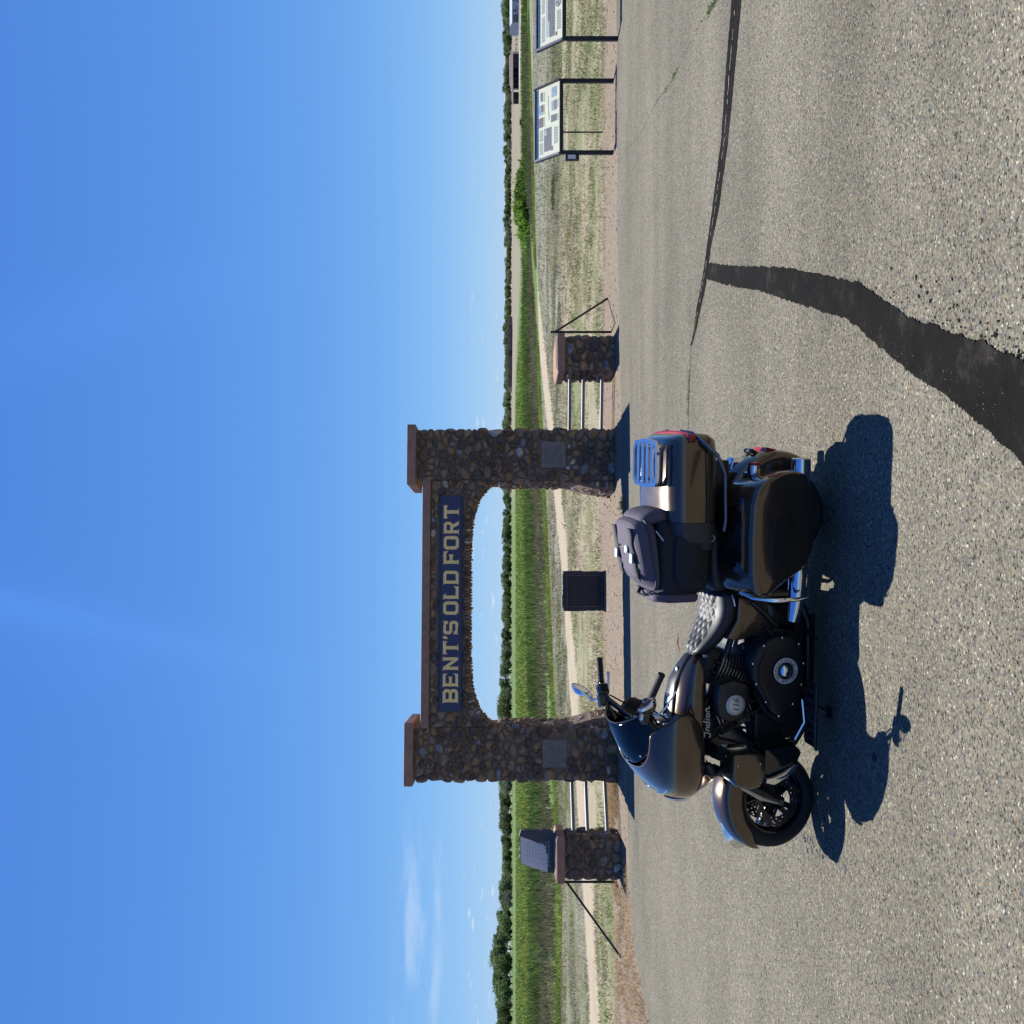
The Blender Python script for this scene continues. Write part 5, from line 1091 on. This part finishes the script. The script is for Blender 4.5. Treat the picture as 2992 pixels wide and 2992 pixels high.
for a, b in (((.39, .16, 1.135), (.415, .10, 1.10)), ((.06, .225, 1.12), (.11, .245, 1.085))): MB().tube([loc(a), loc(b)], .006, 8).build('zip_pull', steel, pk)
pip = [loc((.19+.196*math.copysign(abs(math.cos(2*math.pi*k/40))**.5, math.cos(2*math.pi*k/40)), .013+.217*math.copysign(abs(math.sin(2*math.pi*k/40))**.5, math.sin(2*math.pi*k/40)), 1.135-.17*.196*math.copysign(abs(math.cos(2*math.pi*k/40))**.5, math.cos(2*math.pi*k/40)))) for k in range(41)]
MB().tube(pip, .006, 6, False).build('piping', P('dark_piping', (.05, .042, .055), .7), pk)
MB().tube([loc((.40, -.05, 1.10)), loc((.425, -.02, 1.125)), loc((.425, .06, 1.115)), loc((.405, .09, 1.09))], .010, 8, flat=.5).build('grab_handle', webbing, pk)
MB().tube([loc((.10+.018*math.cos(t), .262, .83+.022*math.sin(t))) for t in np.linspace(0, 2*math.pi, 14)], .003, 6, False).build('d_ring', steel, pk)
# ------------------------------------------------------------------ ground plants (countless: stuff)
dry_m = leaf_mat('dry_grass_blade', [(.24, .19, .11), (.32, .265, .16), (.38, .32, .21), (.20, .17, .10)], .6)
weed_m = leaf_mat('green_weed_blade', [(.075, .115, .03), (.11, .16, .045), (.15, .19, .07), (.09, .12, .05)], .6)
bright_m = leaf_mat('bright_green_blade', [(.10, .15, .03), (.15, .205, .045), (.20, .245, .07)], .6)
reed_m = leaf_mat('brown_reed_blade', [(.12, .105, .06), (.19, .165, .10), (.08, .09, .04), (.26, .23, .15)], .45)
dark_veg = leaf_mat('dark_green_blade', [(.05, .075, .022), (.075, .11, .03), (.10, .14, .04)], .5)
def in_blocked(x, y):
    pv_ = np.interp(x, xs, ey)
    return y < pv_+.04
def blades(name, X, Y, hmin, hmax, wmin, wmax, per, spread, mat, label, cat, lean=.35, zfn=terr):
    n = len(X)*per; bx_ = np.repeat(X, per)+rng.normal(0, spread, n); by_ = np.repeat(Y, per)+rng.normal(0, spread, n); bz_ = zfn(bx_, by_)-.005
    h = rng.uniform(hmin, hmax, n)*np.repeat(rng.uniform(.6, 1.15, len(X)), per); wv = rng.uniform(wmin, wmax, n); a = rng.uniform(0, 2*np.pi, n); lx, ly = rng.normal(0, lean, n)*h, rng.normal(0, lean, n)*h
    v = np.empty((n, 4, 3)); c, s = np.cos(a)*wv/2, np.sin(a)*wv/2
    v[:, 0] = np.stack([bx_-c, by_-s, bz_], 1); v[:, 1] = np.stack([bx_+c, by_+s, bz_], 1)
    v[:, 2] = np.stack([bx_+c*.7+lx*.4, by_+s*.7+ly*.4, bz_+h*.6], 1); v[:, 3] = np.stack([bx_+lx, by_+ly, bz_+h], 1)
    f = np.arange(n)[:, None]*4+np.array([0, 1, 2, 3])
    me_ = bpy.data.meshes.new(name); me_.from_pydata(v.reshape(-1, 3).tolist(), [], f.tolist()); o = link(name, me_, mat)
    return tag(o, label, cat, kind='stuff')
def scatter(n, y0, y1, side=1.0, amax=.62, pw=1.0):
    """even-ish over the view wedge, more of it near"""
    u = rng.random(n)**pw; Y = y0*(y1/y0)**u if pw != 1 else np.sqrt(y0*y0+u*(y1*y1-y0*y0)); X = rng.uniform(-amax, amax, n)*Y; return X, Y
def free(X, Y, pathgap=1.2):
    k = ~in_blocked(X, Y); k &= seg_dist(X, Y, path_pts) > pathgap
    Lx, Ly = (X+1.54)*math.cos(rz)+(Y-16.15)*math.sin(rz), -(X+1.54)*math.sin(rz)+(Y-16.15)*math.cos(rz)
    k &= ~((np.abs(np.abs(Lx)-2.53) < .55) & (Ly > -.1) & (Ly < 1.2)); k &= np.hypot(X-LPL[0], Y-LPL[1]-.36) > .6; k &= np.hypot(X-LPR[0], Y-LPR[1]-.4) > .6
    return X[k], Y[k]
def pn(X, Y, s, seed=0):            # cheap patchiness
    r = np.random.default_rng(seed); z = np.zeros_like(X)
    for k in range(6):
        a = r.uniform(0, 6.28); f_ = s*r.uniform(.5, 2.2); z += np.sin((X*math.cos(a)+Y*math.sin(a))*f_+r.uniform(0, 6))
    return z/3.5
greenY = lambda X: np.interp(X, green_pts[:, 0], green_pts[:, 1])
redYf = lambda X: np.interp(X, [-30, -9, -4, 0, 5, 12, 40], [14.5, 15.9, 18.0, 19.6, 18.6, 18.2, 17.6])
X, Y = free(*scatter(26000, 17.2, 46)); k = (Y > redYf(X)-.8) & (Y < greenY(X)) & (pn(X, Y, .9, 1) > -.55); X, Y = X[k], Y[k]
blades('dry_grass', X, Y, .02, .085, .004, .010, 9, .13, dry_m, 'short dry tan grass between the gateway and the dirt path', 'grass', .5)
X, Y = free(*scatter(22000, 16.6, 40)); k = (Y > redYf(X)-.3) & (Y < greenY(X)) & (pn(X, Y, .8, 2) > .0); X, Y = X[k], Y[k]
blades('green_weeds', X, Y, .02, .08, .006, .016, 8, .12, weed_m, 'patches of low green weeds growing among the dry grass', 'weeds', .6)
X, Y = free(*scatter(9000, 30, 72)); k = (Y < greenY(X)); X, Y = X[k], Y[k]
blades('grey_stubble', X, Y, .04, .16, .012, .03, 4, .14, leaf_mat('grey_stubble_blade', [(.16, .145, .10), (.22, .20, .14), (.12, .125, .07), (.28, .25, .18)], .4), 'grey dry stubble on the flat around the dirt path', 'grass', .5)
n = 5200; X = rng.uniform(-30, 52, n); Y = greenY(X)+np.abs(rng.normal(0, .9, n))-.3; k = np.abs(X/Y) < .66; X, Y = free(X[k], Y[k], 1.5)
blades('weed_fringe', X, Y, .08, .24, .015, .045, 8, .16, bright_m, 'bright green fringe of weeds along the edge of the field', 'weeds', .3)
n = 6500; X = rng.uniform(-40, 45, n); Y = greenY(X)+1.8+rng.random(n)*np.interp(X, [-40, -12, 0, 25, 45], [14, 17, 20, 10, 2]); k = (np.abs(X/Y) < .64) & (pn(X, Y, .12, 5) > -.5); X, Y = free(X[k], Y[k], 1.5)
blades('brown_reeds', X, Y, .18, .45, .02, .06, 6, .22, reed_m, 'brown dead weeds standing in a band before the green field', 'weeds', .22)
n = 7000; X = rng.uniform(-45, 60, n); Y = greenY(X)+np.interp(X, [-40, -12, 0, 25, 60], [14, 17, 20, 10, 5])+rng.random(n)*np.interp(X, [-45, 0, 60], [12, 22, 14]); k = (np.abs(X/Y) < .62); X, Y = free(X[k], Y[k], 1.5)
blades('dark_sedge', X, Y, .35, .80, .05, .14, 5, .30, dark_veg, 'dark green band of tall sedge across the field', 'sedge', .2)
n = 9000; Y = 80*(260/80)**rng.random(n); X = rng.uniform(-.6, .28, n)*Y; k = Y > greenY(X)+30; X, Y = X[k], Y[k]
blades('meadow_grass', X, Y, .25, .55, .10, .28, 4, .5, bright_m, 'bright green tall grass covering the meadow', 'grass', .25)
# pebbles on the reddish verge
n = 6000; X = rng.uniform(-9.5, 11, n); Y = rng.uniform(14.3, 20.5, n); X, Y = free(X, Y, 0); k = (Y < redYf(X)+.8); X, Y = X[k], Y[k]
mb_v = []; mb_f = []
for x, y in zip(X, Y):
    r0 = random.choice((.006, .006, .008, .008, .010, .012, .016, .024)); b0 = len(mb_v); hgt = r0*random.uniform(.25, .6); a0 = random.uniform(0, 6)
    mb_v += [(x+math.cos(a0+k_*1.2566)*r0*random.uniform(.7, 1.2), y+math.sin(a0+k_*1.2566)*r0*random.uniform(.7, 1.2), -.024) for k_ in range(5)]+[(x+math.cos(a0+k_*1.2566)*r0*.6, y+math.sin(a0+k_*1.2566)*r0*.6, -.02+hgt) for k_ in range(5)]
    mb_f += [(b0+k_, b0+(k_+1) % 5, b0+5+(k_+1) % 5, b0+5+k_) for k_ in range(5)]+[tuple(b0+5+k_ for k_ in range(5))]
peb_m = leaf_mat('pebble', [(.16, .115, .09), (.30, .22, .17), (.22, .18, .15), (.40, .32, .26), (.12, .095, .08)], 0.0)
tag(mesh('verge_pebbles', mb_v, mb_f, peb_m), 'reddish pebbles strewn over the dirt verge', 'pebbles', kind='stuff')
# verge weeds hugging the pavement edge, crack weeds, dead tuft
X = rng.uniform(-11, -6.6, 420); Y = np.interp(X, xs, ey)+np.abs(rng.normal(0, .5, 420))
blades('verge_weeds', X, Y, .02, .07, .006, .014, 8, .05, weed_m, 'low green weeds creeping along the pavement edge near the long brace', 'weeds', .6)
X = np.r_[rng.uniform(-6.5, -3.9, 900), rng.uniform(-11, -5.5, 900)]; Y = np.r_[rng.uniform(15.9, 17.6, 900), rng.uniform(12.5, 16.3, 900)]; X, Y = free(X, Y, 0)
blades('straw', X, Y, .02, .075, .003, .008, 14, .09, leaf_mat('straw_blade', [(.36, .26, .14), (.30, .21, .11), (.42, .32, .19)], .6), 'orange brown dead grass under the pipe rails by the marker pillar', 'grass', .6)
cx_ = []; 
for a, b, n in (((2012, 1210), (2016, 1080), 16), ((2030, 960), (2038, 920), 8), ((2100, -10), (2070, 40), 22), ((1952, 255), (1945, 265), 5), ((1985, 190), (1965, 235), 9)):
    for k in range(n): t = random.random(); cx_.append(GP(a[0]+(b[0]-a[0])*t, a[1]+(b[1]-a[1])*t))
cx_ = np.array(cx_)
blades('crack_weeds', cx_[:, 0], cx_[:, 1], .012, .04, .004, .010, 9, .016, weed_m, 'tiny green weeds sprouting from the pavement cracks', 'weeds', .7, zfn=lambda a, b: np.zeros_like(a))
x, y = GP(1826, 1470); tu = blades('dead_tuft', np.array([x]*5)+rng.normal(0, .07, 5), np.array([y]*5)+rng.normal(0, .02, 5), .05, .13, .004, .009, 22, .03, leaf_mat('dead_tuft_blade', [(.40, .26, .12), (.30, .19, .09)], .4), 'tuft of dead orange grass at the pavement edge beside the gateway', 'grass', .5, zfn=lambda a, b: np.zeros_like(a))
x, y = G(1619, 560); X = x+rng.uniform(-.65, .65, 60); Y = y+rng.normal(0, .35, 60)
blades('weed_patch', X, Y, .06, .16, .015, .04, 8, .07, dark_veg, 'dark green patch of broad weeds alone in the dry grass', 'weeds', .5)

# ------------------------------------------------------------------ shrubs and trees
bark = P('bark', (.10, .085, .07), .9, noise=(6, .3)); 
tree_leaf = leaf_mat('cottonwood_leaf', [(.075, .115, .042), (.115, .165, .058), (.17, .225, .085), (.09, .13, .052)], .5)
olive_leaf = leaf_mat('russian_olive_leaf', [(.12, .145, .10), (.16, .19, .135), (.09, .115, .075)], .4)
shrub_leaf = leaf_mat('willow_leaf', [(.10, .19, .022), (.15, .26, .036), (.20, .31, .06)], .55)
def crown_mesh(name, rx, rz0, h, n, leaf, seed, clumps):
    r = np.random.default_rng(seed); cs = []
    for k in range(clumps):
        t = r.random(); a = r.uniform(0, 6.28); rr0 = rx*.72*math.sqrt(r.random())*math.sin(math.pi*min(1, .22+.72*(1-t)))*1.15; cs.append((math.cos(a)*rr0, math.sin(a)*rr0, rz0+(h-rz0)*(.14+.76*t), rx*r.uniform(.24, .46)))
    cs = np.array(cs); which = r.integers(0, clumps, n); d = r.normal(0, 1, (n, 3)); d /= np.linalg.norm(d, axis=1)[:, None]; p = cs[which, :3]+d*(cs[which, 3]*r.uniform(.55, 1.0, n)**.6)[:, None]*np.array([1, 1, .78])
    p[:, 2] = np.maximum(p[:, 2], rz0*.55)
    u = r.normal(0, 1, (n, 3)); u -= d*(u*d).sum(1)[:, None]*.6; u /= np.linalg.norm(u, axis=1)[:, None]; w_ = np.cross(d, u); w_ /= np.linalg.norm(w_, axis=1)[:, None]
    s = leaf*r.uniform(.6, 1.4, n)[:, None]; v = np.stack([p-u*s, p+w_*s*.55, p+u*s, p-w_*s*.55], 1).reshape(-1, 3)
    me_ = bpy.data.meshes.new(name); me_.from_pydata(v.tolist(), [], (np.arange(n)[:, None]*4+np.arange(4)).tolist()); return me_
def trunk_mesh(h, rx, seed):
    r = random.Random(seed); mb = MB(); top = Vector((r.uniform(-.05, .05)*h, 0, h*.62)); mb.tube([Vector((0, 0, -.3)), Vector((0, 0, h*.25)), top], [h*.032, h*.025, h*.010], 7)
    for k in range(5):
        a = k*1.3+r.random(); z = h*r.uniform(.22, .45); mb.tube([Vector((0, 0, z)), Vector((math.cos(a)*rx*.35, math.sin(a)*rx*.35, z+h*.16)), Vector((math.cos(a)*rx*.62, math.sin(a)*rx*.62, z+h*.28))], [h*.014, h*.009, h*.003], 5)
    me_ = bpy.data.meshes.new('trunk'); me_.from_pydata([tuple(p) for p in mb.v], [], mb.f); me_.materials.append(bark); return me_
def protos(specs, lf):
    out_ = []
    for i, (rx, rz0, h, n, leaf, cl_) in enumerate(specs):
        c = crown_mesh('crown', rx, rz0, h, n, leaf, 50+i+int(h*7), cl_); c.materials.append(lf); out_.append((c, trunk_mesh(h, rx, i)))
    return out_
round_p = protos([(5.2, .5, 10, 1700, .44, 34), (5.8, .3, 10, 1900, .44, 40), (4.6, .6, 10, 1500, .42, 30), (6.4, .3, 10, 2100, .46, 46), (4.0, .5, 10, 1400, .40, 28)], tree_leaf)
low_p = protos([(6.5, .6, 6, 1100, .42, 26), (5.5, .4, 6, 1000, .42, 24), (7.5, .5, 6, 1200, .45, 30)], olive_leaf)
def place_tree(kind, x, y, h, wsc, name, label, cat, group):
    c, t_ = kind; base = 10 if kind in round_p else 6; s = h/base
    e = empty(name, (x, y, float(terr(x, y))), (0, 0, random.uniform(0, 6.28)), label, cat, group); e.scale = (s*wsc, s*wsc, s)
    for nm, me_ in (('crown', c), ('trunk', t_)):
        o = bpy.data.objects.new(nm, me_); C.objects.link(o); o.parent = e
    return e
topV = np.array([(-150, 1466), (0, 1467), (120, 1466), (200, 1472), (300, 1469), (420, 1473), (470, 1470), (560, 1470), (620, 1471), (700, 1472), (760, 1475), (850, 1473), (930, 1470), (985, 1467), (1100, 1471), (1200, 1471), (1260, 1467), (1400, 1468), (1500, 1469), (1640, 1464), (1690, 1467), (1800, 1463), (1880, 1468), (1960, 1458), (1990, 1456), (2030, 1455), (2070, 1452), (2120, 1452), (2200, 1452), (2290, 1449), (2350, 1456), (2450, 1461), (2530, 1462), (2600, 1458), (2650, 1456), (2700, 1453), (2760, 1438), (2830, 1430), (2870, 1434), (2920, 1446), (2980, 1448), (3150, 1450)])
py = 3150.0
while py > -150:
    vt = np.interp(py, topV[:, 0], topV[:, 1])+random.choice((-3, 0, 1, 2, 4, 6, 9))+random.uniform(-1.5, 1.5); dist = float(np.interp(py, [-150, 700, 1500, 2200, 2700, 3150], [880, 900, 780, 640, 560, 520]))*random.uniform(.94, 1.06)
    h = CAMH+(HZ-vt)*dist/F+.02; x = (1496-py)/F*dist
    if random.random() < .16 and py < 2600: place_tree(random.choice(low_p), x, dist*.97, max(3, h*.62), 1.15, 'olive_tree', 'grey-green bushy tree low in the tree line beyond the field', 'tree', 'grey-green trees in the tree line')
    big_ = py > 2720
    place_tree(random.choice(round_p), x, dist, h, random.uniform(.85, 1.2)*(1.05 if big_ else 1.25), 'cottonwood_tree', 'tall dark green tree at the end of the tree line' if big_ else 'dark green tree in the far tree line beyond the field', 'tree', 'tall trees at the end of the tree line' if big_ else 'trees in the far tree line')
    py -= (random.uniform(.55, .95)*h*.80/dist*F)*(.75 if big_ else 1.0)
# second, further row closes the gaps
py = 3150.0
while py > -150:
    vt = np.interp(py, topV[:, 0], topV[:, 1])+random.uniform(5, 10); dist = float(np.interp(py, [-150, 700, 1500, 2200, 3150], [960, 990, 860, 720, 620])); h = CAMH+(HZ-vt)*dist/F+.02
    place_tree(random.choice(round_p), (1496-py)/F*dist, dist, max(4, h), 2.2, 'cottonwood_tree', 'dark green tree in the far tree line beyond the field', 'tree', 'trees in the far tree line'); py -= random.uniform(1.3, 1.9)*h*.95/dist*F
sh = [crown_mesh('foliage', 1.1, .0, 1.3, 900, .10, 80+i, 18) for i in range(3)]
for c in sh: c.materials.append(shrub_leaf)
for k in range(15):
    py = 490+k*19+random.uniform(-4, 4); t = k/14; vb = 1544+4*t; dist = CAMH*F/(vb-HZ); x = (1496-py)/F*dist; hgt = 1.5*(math.sin(math.pi*min(1, .18+t*.85))**.6)
    e = empty('willow_shrub', (x, dist+random.uniform(-1, 1.5), float(terr(x, dist))-.05), (0, 0, random.uniform(0, 6)), 'bright green willow shrub in the rounded thicket beside the path', 'shrub', 'willow shrubs in the thicket'); e.scale = (.95, 1.1, max(.35, hgt/1.3))
    o = bpy.data.objects.new('foliage', sh[k % 3]); C.objects.link(o); o.parent = e
    o = MB().tube([(0, 0, -.05), (.03, .02, .5), (.1, .05, .9)], [.03, .02, .008], 5).build('stem', bark, e)

# ------------------------------------------------------------------ far buildings on the right and the adobe fort
def W2(px, py, dist): return (1496-py)/F*dist, CAMH-(px-HZ)*dist/F
adobe = P('adobe', (.20, .135, .095), .95, noise=(.4, .15)); paleroof = P('pale_parapet', (.34, .29, .23), .9)
D = 740.; t = empty('adobe_fort', ((1496-1028)/F*D, D, -.02), label='long low brown adobe fort standing before the tree line', cat='fort')
x0_, _ = W2(0, 1129, D); x1_, _ = W2(0, 927, D); cxf = (1496-1028)/F*D
def fb(a, b, y0, y1, z0_, z1_, nm, m): return MB().box((a-cxf, y0, z0_), (b-cxf, y1, z1_)).build(nm, m, t, False)
fb(x0_, x1_, 0, 40, -.2, 2.9, 'wall', adobe)
fb(x0_-1, x0_+5.5, -3, 4, -.2, 3.5, 'bastion', adobe); fb(x1_-6, x1_, -3, 4, -.2, 3.4, 'bastion', adobe); fb(x0_+18, x0_+30, .5, 20, 2.9, 3.6, 'upper_storey', adobe); fb(x0_+33, x0_+44, .5, 20, 2.9, 3.7, 'upper_storey', adobe)
fb(x0_+24, x0_+28, -.06, 0.2, -.1, 2.2, 'gate', P('dark_wood', (.05, .035, .025), .8)); fb(x0_, x1_, -.10, .3, 2.9, 3.02, 'parapet', paleroof)
for k in range(6): fb(x0_+8+k*6.4, x0_+8.6+k*6.4, -.05, .1, 1.3, 1.9, 'window', P('dark_opening', (.02, .02, .02), .8))
# white building partly outside the frame
D = 430.; gz = float(terr(230, D)); wallw = P('white_siding', (.42, .46, .52), .7, noise=(.6, .08)); roofg = P('grey_roof', (.33, .37, .38), .6, noise=(.5, .1)); glassd = P('dark_window', (.012, .012, .018), .15); brickb = P('brown_panel', (.20, .165, .15), .85, noise=(.8, .3))
xl, _ = W2(0, 66, D); t = empty('visitor_building', (xl, D, gz), label='long grey-white single-storey building with dark windows by the far road', cat='building')
ww, hb_ = 34.0, 4.0
MB().box((0, 0, -.3), (ww, 12, hb_-1.0)).build('wall', wallw, t, False)
MB().loft([[Vector((-.3, -.6, hb_-1.0)), Vector((ww, -.6, hb_-1.0)), Vector((ww, 12.6, hb_-1.0)), Vector((-.3, 12.6, hb_-1.0))], [Vector((-.3, 3, hb_+.1)), Vector((ww, 3, hb_+.1)), Vector((ww, 9, hb_+.1)), Vector((-.3, 9, hb_+.1))]]).build('roof', roofg, t, False)
MB().box((.1, -.08, .3), (3.6, -.01, 2.6)).build('brick_panel', brickb, t, False); MB().box((3.62, -.10, -.2), (3.75, -.01, 2.9)).build('downpipe', roofg, t, False)
for x in (5.0, 10.0, 15.0):
    wn = MB().box((x, -.06, 1.2), (x+1.0, -.01, 2.6)).build('window', glassd, t, False); MB().box((x-.06, -.07, 1.85), (x+1.06, -.061, 1.95)).build('window_bar', wallw, wn, False)
# parked cart rails (white poles) and wheels beside the building
t = empty('white_trailer', (xl+7.2, D-6, gz), label='small white trailer with slanted poles parked by the grey-white building', cat='trailer')
MB().box((-2.2, -.8, .55), (1.2, .8, .8)).build('bed', white_m, t, False)
for x in (-1.2, .4): MB().lathe([(.001, -.1), (.42, -.1), (.42, .1), (.001, .1)], (x, -.9, .42), 'y', 16).build('wheel', rubber, t)
for k in (0, 1.1): MB().tube([(-.2+k, -.7, 1.0), (1.2+k, -.7, 2.2)], .12, 6).build('pole', white_m, t)
# timber pavilion
D = 425.; xl, _ = W2(0, 292, D); xr, _ = W2(0, 153, D); gz = float(terr((xl+xr)/2, D)); wdm = P('weathered_wood', (.075, .055, .05), .85, noise=(1.5, .2)); rfm = P('brown_shingle_roof', (.105, .075, .075), .85, noise=(1.2, .2))
t = empty('timber_pavilion', (xl, D, gz), label='dark open timber pavilion with brown roof beyond the lawn', cat='pavilion'); ww = xr-xl
MB().loft([[Vector((ww*.30, -2, 2.6)), Vector((ww, -2, 2.6)), Vector((ww, 8, 2.6)), Vector((ww*.30, 8, 2.6))], [Vector((ww*.40, 2.5, 4.2)), Vector((ww*.98, 2.5, 4.4)), Vector((ww*.98, 3.5, 4.4)), Vector((ww*.40, 3.5, 4.2))]]).build('roof', rfm, t, False)
MB().box((0, -.5, 2.35), (ww*.42, 5, 2.75)).build('flat_roof', P('pale_roof_edge', (.28, .26, .22), .8), t, False)
for k in range(10): MB().box((k*ww/9-.14, -.4, -.1), (k*ww/9+.14, -.1, 2.6 if k > 3 else 2.34)).build('post', wdm, t, False)
MB().box((ww*.35, 5, 0), (ww*.98, 5.3, 2.6)).build('back_wall', wdm, t, False); MB().box((ww*.66, -.5, 0), (ww*.97, -.2, 2.6)).build('side_wall', wdm, t, False); MB().box((0, 4, 0), (ww*.25, 4.3, 2.3)).build('low_wall', wdm, t, False)
# wagon, dark barrel and post out on the tan field
D = 255.; x, _ = W2(0, 361, D); t = empty('farm_wagon', (x, D, float(terr(x, D))), label='little red-brown farm wagon standing on the tan field', cat='wagon')
redw = P('red_wagon', (.17, .07, .045), .8); MB().box((-.95, -.5, .55), (.95, .5, 1.05)).build('wagon_bed', redw, t, False); MB().box((-.2, -.5, 1.06), (.9, .5, 1.45)).build('wagon_load', wdm, t, False)
for xx in (-.7, .65):
    for yy in (-.58, .58): MB().lathe([(.30, -.05), (.42, -.05), (.42, .05), (.30, .05), (.30, -.05)], (xx, yy, .42), 'y', 16).build('wheel', wdm, t)
MB().tube([(-.95, 0, .5), (-2.2, 0, .35)], .04, 6).build('wagon_tongue', wdm, t)
x, y = G(1519, 468); b_ = MB().lathe([(.001, 0), (.26, 0), (.30, .3), (.30, .55), (.26, .85), (.001, .85)], (0, 0, 0), 'z', 14).build('barrel', iron); b_.location = (x, y, float(terr(x, y))); tag(b_, 'dark barrel standing alone beside the far lawn', 'barrel')
x, y = G(1504, 687); b_ = MB().box((-.16, -.16, -.2), (.16, .16, 1.25)).box((-.3, -.18, .95), (.3, .18, 1.05)).build('signpost', iron, smooth=False); b_.location = (x, y, float(terr(x, y))); tag(b_, 'small dark post standing on the tan field edge', 'post')
# rail fence before the pavilion
for k in range(9):
    x, y = G(1514-k*.15, 60+k*14)
    t = empty('rail_fence', (x, y, float(terr(x, y))), label='section of dark rail fence between the pavilion and the white building', cat='fence', group='rail fence sections')
    MB().box((-.12, -.1, -.2), (.12, .1, 1.3)).build('post', wdm, t, False)
    for z in (.5, 1.0): MB().box((.12, -.05, z), (2.3, .05, z+.14)).build('rail', wdm, t, False)
# far hills
n = 160; v = []; f = []; 
for k in range(n+1):
    py = -700+4400*k/n; dist = 5200.; x = (1496-py)/F*dist
    top = float(np.interp(py, [-700, 0, 60, 130, 200, 300, 450, 800, 850, 1100, 1500, 1800, 3700], [12, 24, 30, 31, 31, 29, 26, 24, 25, 20, 22, 14, 8]))+4*math.sin(k*.7)*.4+random.uniform(-.5, .5)
    v += [(x, dist-600, -3), (x, dist, max(2, top)), (x, dist+900, max(2, top)+4), (x, dist+1500, -3)]
    if k: a = 4*k; f += [(a-4+j, a+j, a+j+1, a-3+j) for j in range(3)]
tag(mesh('hills', v, f, P('hill', (.22, .20, .20), .95, noise=(.004, .15)), smooth=True), kind='structure')

# ------------------------------------------------------------------ keep the tree at thing > part > sub-part
for o in list(C.objects):
    chain = [o]
    while chain[-1].parent: chain.append(chain[-1].parent)
    if len(chain) > 3: o.parent = chain[-2]
